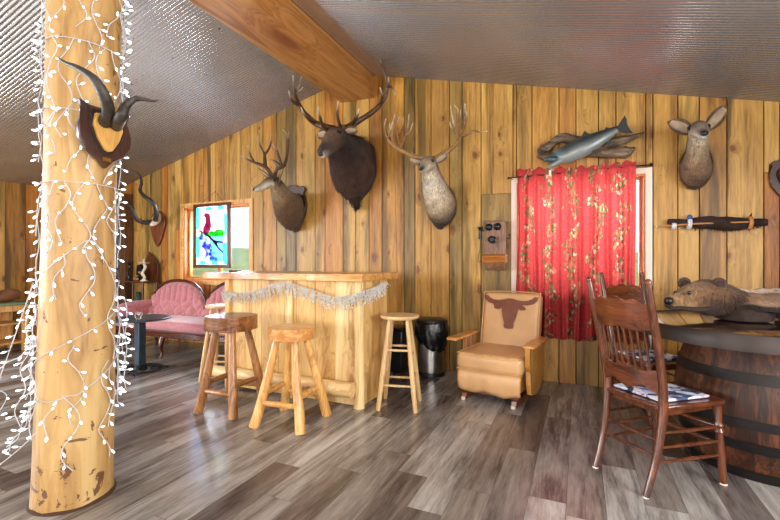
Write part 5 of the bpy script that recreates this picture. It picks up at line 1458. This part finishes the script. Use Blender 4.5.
# flat rear face
for i in range(nu):
    a, b = G[nv][i], G[nv][i+1]; c, d = G[0][i+1], G[0][i]
q = [[bm.verts.new((v.co.x, .34, v.co.z)) for v in G[0]], [bm.verts.new((v.co.x, .34, v.co.z)) for v in G[nv]]]
for i in range(nu):
    bm.faces.new((q[0][i], q[0][i+1], q[1][i+1], q[1][i])); bm.faces.new((G[nv][i], G[nv][i+1], q[1][i+1], q[1][i])); bm.faces.new((G[0][i], G[0][i+1], q[0][i+1], q[0][i]))
obj('tufted_back', bm, M['pink'], r, angle=80)
bm = BM()
for j in range(3):
    for i in range(-8, 9):
        fz = j*1.0; x = (i+(j % 2))*.115*1.0
        if (i+j) % 2 or abs(x) > .93: continue
        z = .40+fz*.105
        if z < .43: continue
        sph(bm, (x, .232-.0*j, z), .010, (1, .5, 1), 8)
obj('buttons', bm, M['pink'], r)
bm = BM()
P_ = [(u_*HW, .29, topz(u_)) for u_ in [-.97+.97*2*i/60 for i in range(61)]]
tube(bm, P_, .024, 10)
obj('carved_back_frame', bm, M['mahog'], r)
bm = BM(); rbox(bm, (0, -.05, .385), (2.14, .58, .13), .05, 4)
for v in bm.verts: v.co.y -= .05*math.cos(v.co.x*1.5)*(1 if v.co.y < 0 else 0); v.co.z += .012*math.cos(v.co.x*1.6) if v.co.z > .39 else 0
obj('seat_cushion', bm, M['pink'], r, sub=1)
bm = BM(); out = []
for i in range(41):
    u = -1.07+2.14*i/40; out.append((u, -.33-.08*math.cos(u*1.45)))
prism(bm, out+[(1.07, .28), (-1.07, .28)], lambda u, v, t: V(u, v, t+(-.03*math.cos(u*6)*0 if t < .3 else 0)), .25, .325); tri(bm); obj('seat_rail', bm, M['mahog'], r, bevel=.012)
for s_ in (-1, 1):
    bm = BM()   # scrolled padded arm
    tube(bm, [(s_*1.070, .24, .60), (s_*1.110, .05, .575), (s_*1.125, -.15, .56), (s_*1.105, -.27, .53)], [.045, .062, .060, .05], 14, 5)
    prism(bm, [(-.27, .33), (-.27, .52), (.22, .58), (.24, .33)], lambda u, v, t: V(t, u, v), s_*1.095-.035, s_*1.095+.035)
    obj('arm_pad', bm, M['pink'], r)
    bm = BM(); tube(bm, [(s_*1.105, -.31, .57), (s_*1.110, -.335, .52), (s_*1.090, -.325, .42), (s_*1.070, -.345, .30)], [.02, .028, .024, .03], 12, 5); obj('arm_front', bm, M['mahog'], r)
    for y, yy in ((-.33, -.37), (.25, .30)):
        bm = BM(); tube(bm, [(s_*1.020, y, .26), (s_*1.040, yy, .17), (s_*1.010, y-.0, .08), (s_*1.040, yy, .012), (s_*1.045, yy, 0)], [.034, .032, .018, .016, .02], 12, 5); obj('leg', bm, M['mahog'], r)
bm = BM(); tube(bm, [(0, -.40, .26), (0, -.43, .16), (0, -.41, .07), (0, -.43, 0)], [.034, .03, .017, .02], 12, 5); obj('leg', bm, M['mahog'], r)

# ================================================================ pedestal table
r = root('pedestal_table', (-4.47, 3.12, 0), 0, 'small round blue grey pedestal table with an ornate iron base before the settee', 'table')
bm = BM(); lathe(bm, [(.10, .55), (.30, .56), (.312, .566), (.312, .576), (.305, .582), (.01, .582)], 48); obj('tabletop', bm, M['slate'], r, bevel=.002)
bm = BM(); box(bm, -.042, .042, -.042, .042, .03, .552); obj('column', bm, M['slate'], r, bevel=.006)
bm = BM()
for k in range(4):
    a = PI/4+k*PI/2; d = V(math.cos(a), math.sin(a), 0); e = V(-d.y, d.x, 0)
    tube(bm, [d*.03+V(0, 0, .05), d*.12+V(0, 0, .045), d*.22+V(0, 0, .018), d*.29+V(0, 0, .012)], [.016, .014, .011, .012], 8, 4)
    for s_ in (-1, 1):
        tube(bm, [d*.10+V(0, 0, .014), d*.13+e*s_*.06+V(0, 0, .012), d*.19+e*s_*.075+V(0, 0, .011), d*.22+e*s_*.035+V(0, 0, .011), d*.18+e*s_*.03+V(0, 0, .011)], .008, 7, 5)
tube(bm, [V(.23*math.cos(2*PI*k/24), .23*math.sin(2*PI*k/24), .010) for k in range(25)], .008, 7)
lathe(bm, [(.07, 0), (.075, .01), (.06, .04), (.045, .06)], 20)
obj('scrolled_base', bm, M['blackm'], r)
r = root('glass_tumbler', (-4.36, 3.02, .5825), 0, 'small clear glass dish standing on the blue grey pedestal table', 'glass')
bm = BM(); lathe(bm, [(.03, 0), (.034, .002), (.04, .075), (.037, .075), (.031, .008), (.002, .006)], 24); obj('bowl', bm, M['glassm'], r)
bm = BM(); tube(bm, [(.038, 0, .06), (.062, 0, .055), (.06, 0, .025), (.034, 0, .018)], .004, 8, 5); obj('handle', bm, M['glassm'], r)

# ================================================================ corner stand with ornaments
r = root('display_stand', (-6.26, 4.33, 0), 0, 'dark wooden stand with a peaked back behind the left end of the settee', 'shelf')
bm = BM(); box(bm, -.31, .31, -.14, .14, .885, .91); obj('shelf', bm, M['oak'], r, bevel=.004)
bm = BM(); box(bm, -.29, .29, -.13, .13, .45, .47); obj('shelf', bm, M['oak'], r, bevel=.004)
for sx in (-1, 1):
    for sy in (-1, 1):
        bm = BM(); turned(bm, (sx*.28, sy*.115, 0), (sx*.28, sy*.115, .885), [(0, .018), (.1, .014), (.3, .02), (.5, .014), (.52, .022), (.56, .014), (.8, .02), (1, .018)], 10); obj('leg', bm, M['oak'], r)
bm = BM(); prism(bm, [(-.02, .91), (.30, .91), (.30, 1.16), (.20, 1.26), (.10, 1.36), (.02, 1.24), (-.02, 1.16)], lambda u, v, t: V(u, t, v), .115, .138); tri(bm); obj('peaked_back', bm, M['oak'], r, bevel=.004)
def candlestick(x, y, mat, label, white):
    q = root('candlestick', (x, y, .9105), 0, label, 'candlestick', 'serpentine candlesticks on the dark stand')
    bm = BM(); lathe(bm, [(.05, 0), (.052, .012), (.03, .022)], 20); tube(bm, [(0, 0, .018), (.012, 0, .06), (-.030, 0, .11), (-.004, 0, .16), (.03, 0, .21), (.004, 0, .262)], [.026, .02, .024, .018, .022, .018], 12, 6); obj('twisted_stem', bm, mat, q)
    bm = BM(); lathe(bm, [(.02, .262), (.078, .272), (.08, .28), (.02, .282)], 24); obj('drip_plate', bm, mat, q)
    bm = BM(); lathe(bm, [(.012, .281), (.015, .30), (.004, .34)], 12); obj('spike', bm, mat, q)
candlestick(-6.38, 4.27, M['black'], 'black serpentine candlestick on the left of the dark stand', 0)
candlestick(-6.03, 4.27, M['bone'], 'white serpentine candlestick on the dark stand beside the settee', 1)
r = root('ornament', (-6.21, 4.34, .9105), 0, 'small dark ornament with rusty orange stones between the two candlesticks', 'ornament')
bm = BM(); prism(bm, [(-.07, 0), (.07, 0), (.075, .12), (.06, .2), (.03, .26), (0, .22), (-.03, .25), (-.06, .15)], lambda u, v, t: V(u, t, v), -.03, .03); tri(bm); obj('carved_body', bm, M['blackm'], r, bevel=.01)
bm = BM()
for x, y, z, q in ((-.05, -.055, .03, .028), (.01, -.06, .028, .026), (.05, -.045, .13, .024), (-.02, -.04, .075, .018)): sph(bm, (x, y, z), q, (1.2, .8, .8), 12)
obj('stones', bm, M['quill'], r)
r = root('green_vase', (-6.19, 4.30, .4705), 0, 'dark green vase on the lower shelf of the dark stand', 'vase')
bm = BM(); lathe(bm, [(.04, 0), (.07, .03), (.085, .1), (.06, .18), (.035, .23), (.045, .27), (.036, .27), (.028, .22)], 24); obj('vase_body', bm, plain('dark_green_glaze', c8(54,70,60), .3), r)

# ================================================================ corner cabinet
r = root('display_cabinet', (-6.98, 4.44, 0), 0, 'shallow dark wooden glass fronted cabinet in the far left corner', 'cabinet')
bm = BM(); box(bm, -.36, -.30, -.07, .065, 0, 2.34); box(bm, .22, .35, -.07, .065, 0, 2.30); box(bm, -.30, .22, -.07, .065, 0, .5); box(bm, -.30, .22, -.07, .065, 2.1, 2.2); box(bm, -.30, .22, .05, .065, .5, 2.1)
obj('case', bm, wood('brown_stained_wood', [c8(64,38,22), c8(104,66,38), c8(132,88,54)], 'Z', 1.2, .4, .45), r, bevel=.006)
for z in (.9, 1.3, 1.7):
    bm = BM(); box(bm, -.30, .22, -.05, .05, z-.008, z+.008); obj('shelf', bm, M['oak'], r)
bm = BM(); box(bm, -.30, .22, -.064, -.058, .5, 2.1); obj('glass_door', bm, M['cabglass'], r)

# ================================================================ left wall side table
r = root('side_table', (-7.10, 2.55, 0), 0, 'pale pine side table with a green cloth top beside the left wall', 'table')
bm = BM()
for sx in (-.2, .2):
    for sy in (-.62, .62): box(bm, sx-.03, sx+.03, sy-.03, sy+.03, 0, .62)
box(bm, -.2, .2, -.62, .62, .10, .13); box(bm, -.2, .2, -.62, .62, .36, .385); box(bm, .205, .23, -.62, .62, .54, .62); box(bm, -.23, -.205, -.62, .62, .1, .62)
obj('table_frame', bm, M['trim'], r, bevel=.003)
bm = BM(); rbox(bm, (0, 0, .64), (.52, 1.36, .035), .01, 2); obj('cloth_top', bm, M['green'], r)
r = root('carved_figure', (-7.0, 3.02, .6585), 0, 'rounded brown carving standing on the end of the green topped side table', 'carving')
bm = BM(); tube(bm, [(0, -.14, .05), (0, -.06, .085), (.01, .05, .10), (.02, .13, .085)], [.045, .075, .085, .05], 14, 5, wob=.2); sph(bm, (.04, -.15, .13), .05, (1, 1, 1), 14)
for v in bm.verts: v.co.z = max(0, v.co.z)
obj('figure_body', bm, M['brownfig'], r)
r = root('wreath', (-7.12, 2.66, .6585), 0, 'dark twig wreath standing on the green topped side table', 'wreath')
bm = BM(); rb = random.Random(1)
for k in range(46):
    a = rb.uniform(0, 2*PI); q = rb.uniform(.09, .13); c = V(0, q*math.cos(a), .155+q*math.sin(a))
    d = V(rb.uniform(-.04, .04), -math.sin(a)*.07, math.cos(a)*.07); tube(bm, [c-d, c+V(rb.uniform(-.01, .01), 0, 0), c+d], [.002, .006, .002], 5, 2)
for v in bm.verts: v.co.z = max(.0, v.co.z)
obj('twigs', bm, M['dish'], r)
r = root('floor_lamp', (-6.96, 3.55, 0), 0, 'dark floor lamp with a grey cone shade half hidden behind the string lights', 'lamp')
bm = BM(); lathe(bm, [(.16, 0), (.16, .015), (.03, .03), (.018, .05), (.018, .74), (.05, .76)], 24); obj('lamp_base', bm, M['black'], r)
bm = BM(); lathe(bm, [(.185, .74), (.19, .745), (.045, 1.0), (.04, 1.0), (.18, .74)], 28, cap=False); obj('lamp_shade', bm, M['greypaint'], r)
bm = BM(); lathe(bm, [(.02, 1.0), (.045, 1.002), (.04, 1.05), (.02, 1.07)], 16); obj('finial', bm, M['black'], r)
r = root('storage_trunk', (-6.95, 3.62, 0), 0, '', '')
bpy.data.objects.remove(r)

# ================================================================ bear rug on its stand
r = root('stand_block', (.93, 3.30, .8375), 0, 'dark round block under the bear head on the glossy table', 'stand')
bm = BM(); lathe(bm, [(.12, 0), (.146, .008), (.152, .05), (.142, .085), (.11, .092)], 36)
for v in bm.verts:
    a = math.atan2(v.co.y, v.co.x); q = 1+.05*math.sin(a*9)*0+.03*noise.noise(v.co*14); v.co.x *= q; v.co.y *= q
obj('block_body', bm, M['darkfur'], r)
B = pc(650, 260, 6.0)
def BW(x, y, d_):   # point at distance d_ (metres) along the line of sight depth
    px, py = 650+x/6.0, 260+y/6.0; a = (px-390)/FPX
    return V(d_*(a*CT-ST), d_*(a*ST+CT), EYE+(HY-py)/FPX*d_)
r = root('bear_rug', (.95, 3.3, .93), 0, 'brown bear skin rug with its head facing left across the round table', 'bear rug')
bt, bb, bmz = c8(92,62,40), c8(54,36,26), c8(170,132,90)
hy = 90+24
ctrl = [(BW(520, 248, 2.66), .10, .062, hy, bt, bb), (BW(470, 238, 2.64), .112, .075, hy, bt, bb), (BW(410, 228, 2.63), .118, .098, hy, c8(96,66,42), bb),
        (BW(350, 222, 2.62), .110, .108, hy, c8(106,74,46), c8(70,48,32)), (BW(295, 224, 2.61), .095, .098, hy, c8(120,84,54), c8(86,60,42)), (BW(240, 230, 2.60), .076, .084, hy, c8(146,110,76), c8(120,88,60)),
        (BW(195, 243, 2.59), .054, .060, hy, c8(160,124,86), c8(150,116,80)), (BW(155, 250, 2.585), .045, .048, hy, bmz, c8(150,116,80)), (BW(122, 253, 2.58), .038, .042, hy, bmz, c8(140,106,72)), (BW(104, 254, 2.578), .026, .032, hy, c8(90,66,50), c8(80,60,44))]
# head is level: side vector points toward the viewer
ctrl = [(p, w_, h_, hy-180, a, b) for p, w_, h_, y, a, b in ctrl]
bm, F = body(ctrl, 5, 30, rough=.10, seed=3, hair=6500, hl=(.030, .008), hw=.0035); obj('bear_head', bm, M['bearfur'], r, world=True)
view = (V(0, 0, EYE)-BW(230, 200, 2.6)).normalized()
for x, y, d_ in ((236, 197, 2.525), (152, 196, 2.60)):
    bm = BM(); sph(bm, BW(x, y, d_), .012, (1, 1, 1), 12); obj('eye', bm, M['eye'], r, world=True)
bm = BM(); c = BW(112, 244, 2.565); sph(bm, c, .026, (1, 1.2, .95), 14); obj('nose', bm, M['nose'], r, world=True)
for x, y, d_, w_ in ((207, 140, 2.68, .040), (415, 150, 2.56, .046)):
    c = BW(x, y, d_); bm = BM(); sph(bm, c, w_, (1, .45, 1), 16, M=Matrix.Rotation(math.radians(20), 4, 'Z')); paint(bm, c8(74,50,36)); e = obj('ear', bm, M['bearfur'], r, world=True)
    bm = BM(); sph(bm, c+V(.0, -w_*.30, -.002), w_*.66, (1, .35, 1), 14, M=Matrix.Rotation(math.radians(20), 4, 'Z')); obj('ear_lining', bm, M['darkfur'], e, world=True)
bm = BM(); tube(bm, [BW(92, 268, 2.57), BW(130, 288, 2.545), BW(190, 290, 2.53), BW(250, 294, 2.52), BW(330, 296, 2.52), BW(420, 290, 2.54)], [.008, .011, .012, .014, .016, .012], 10, 5, wob=.3); obj('lower_lip', bm, M['darkfur'], r, world=True)
# pelt spreading right over the table
bm = BM(); lay = bm.loops.layers.float_color.new('Col'); nu, nv = 70, 30; G = []; cc = {}
for i in range(nu+1):
    t = i/nu; row = []
    c = V(.79, 3.27, 0).lerp(V(1.42, 3.53, 0), t)
    hw_ = .10+.13*min(1, t*3.0)+.02*math.sin(t*9)
    for j in range(nv+1):
        s_ = -1+2*j/nv
        jag = 1+.06*noise.noise(V(t*14, s_*3, 2))+(.06*noise.noise(V(t*50, s_, 7)) if abs(s_) > .9 else 0)
        x = c.x-.4115*s_*hw_*jag+.02*noise.noise(V(s_*3, t*4, 1)); y = c.y+.911*s_*hw_*jag
        z = .925+.075*(1-s_*s_)*(1-.25*t)+.016*noise.noise(V(t*9, s_*5, 5))+(.03 if s_ > .2 else 0)-(.012 if abs(s_) > .95 else 0)
        v = bm.verts.new((x, y, max(z, .875))); row.append(v)
        m_ = min(1, max(0, (s_-.05)*3)+max(0, .25*noise.noise(V(t*5, s_*3, 9)))); cc[v] = lerp3(c8(132,98,64), c8(206,190,176), m_*.85)
        if s_ < -.9: cc[v] = BLK
    G.append(row)
for a, b in zip(G, G[1:]):
    for j in range(nv):
        f = bm.faces.new((a[j], a[j+1], b[j+1], b[j]))
        for l in f.loops: l[lay] = tuple(cc[l.vert])+(1,)
obj('pelt', bm, M['bearfur'], r, world=True, solid=.018)
bm = BM(); box(bm, 1.14, 1.36, 3.33, 3.5, .8375, .91); o = single('stand_block', bm, M['darkfur'], (1.25, 3.41, .8375), 'long dark block under the bear pelt at the edge of the photo', 'stand', bevel=.01)
cam = bpy.data.cameras.new('camera'); co = bpy.data.objects.new('camera', cam); COL.objects.link(co)
co.location = (0, 0, EYE); co.rotation_euler = (PI/2, 0, TH)
cam.sensor_width = 36; cam.lens = 36*FPX/780; cam.shift_y = 2/780; cam.clip_start = .02
SC.camera = co
SC.view_settings.view_transform = 'Standard'; SC.view_settings.look = 'None'
SC.view_settings.exposure = EXPO; SC.view_settings.gamma = 1
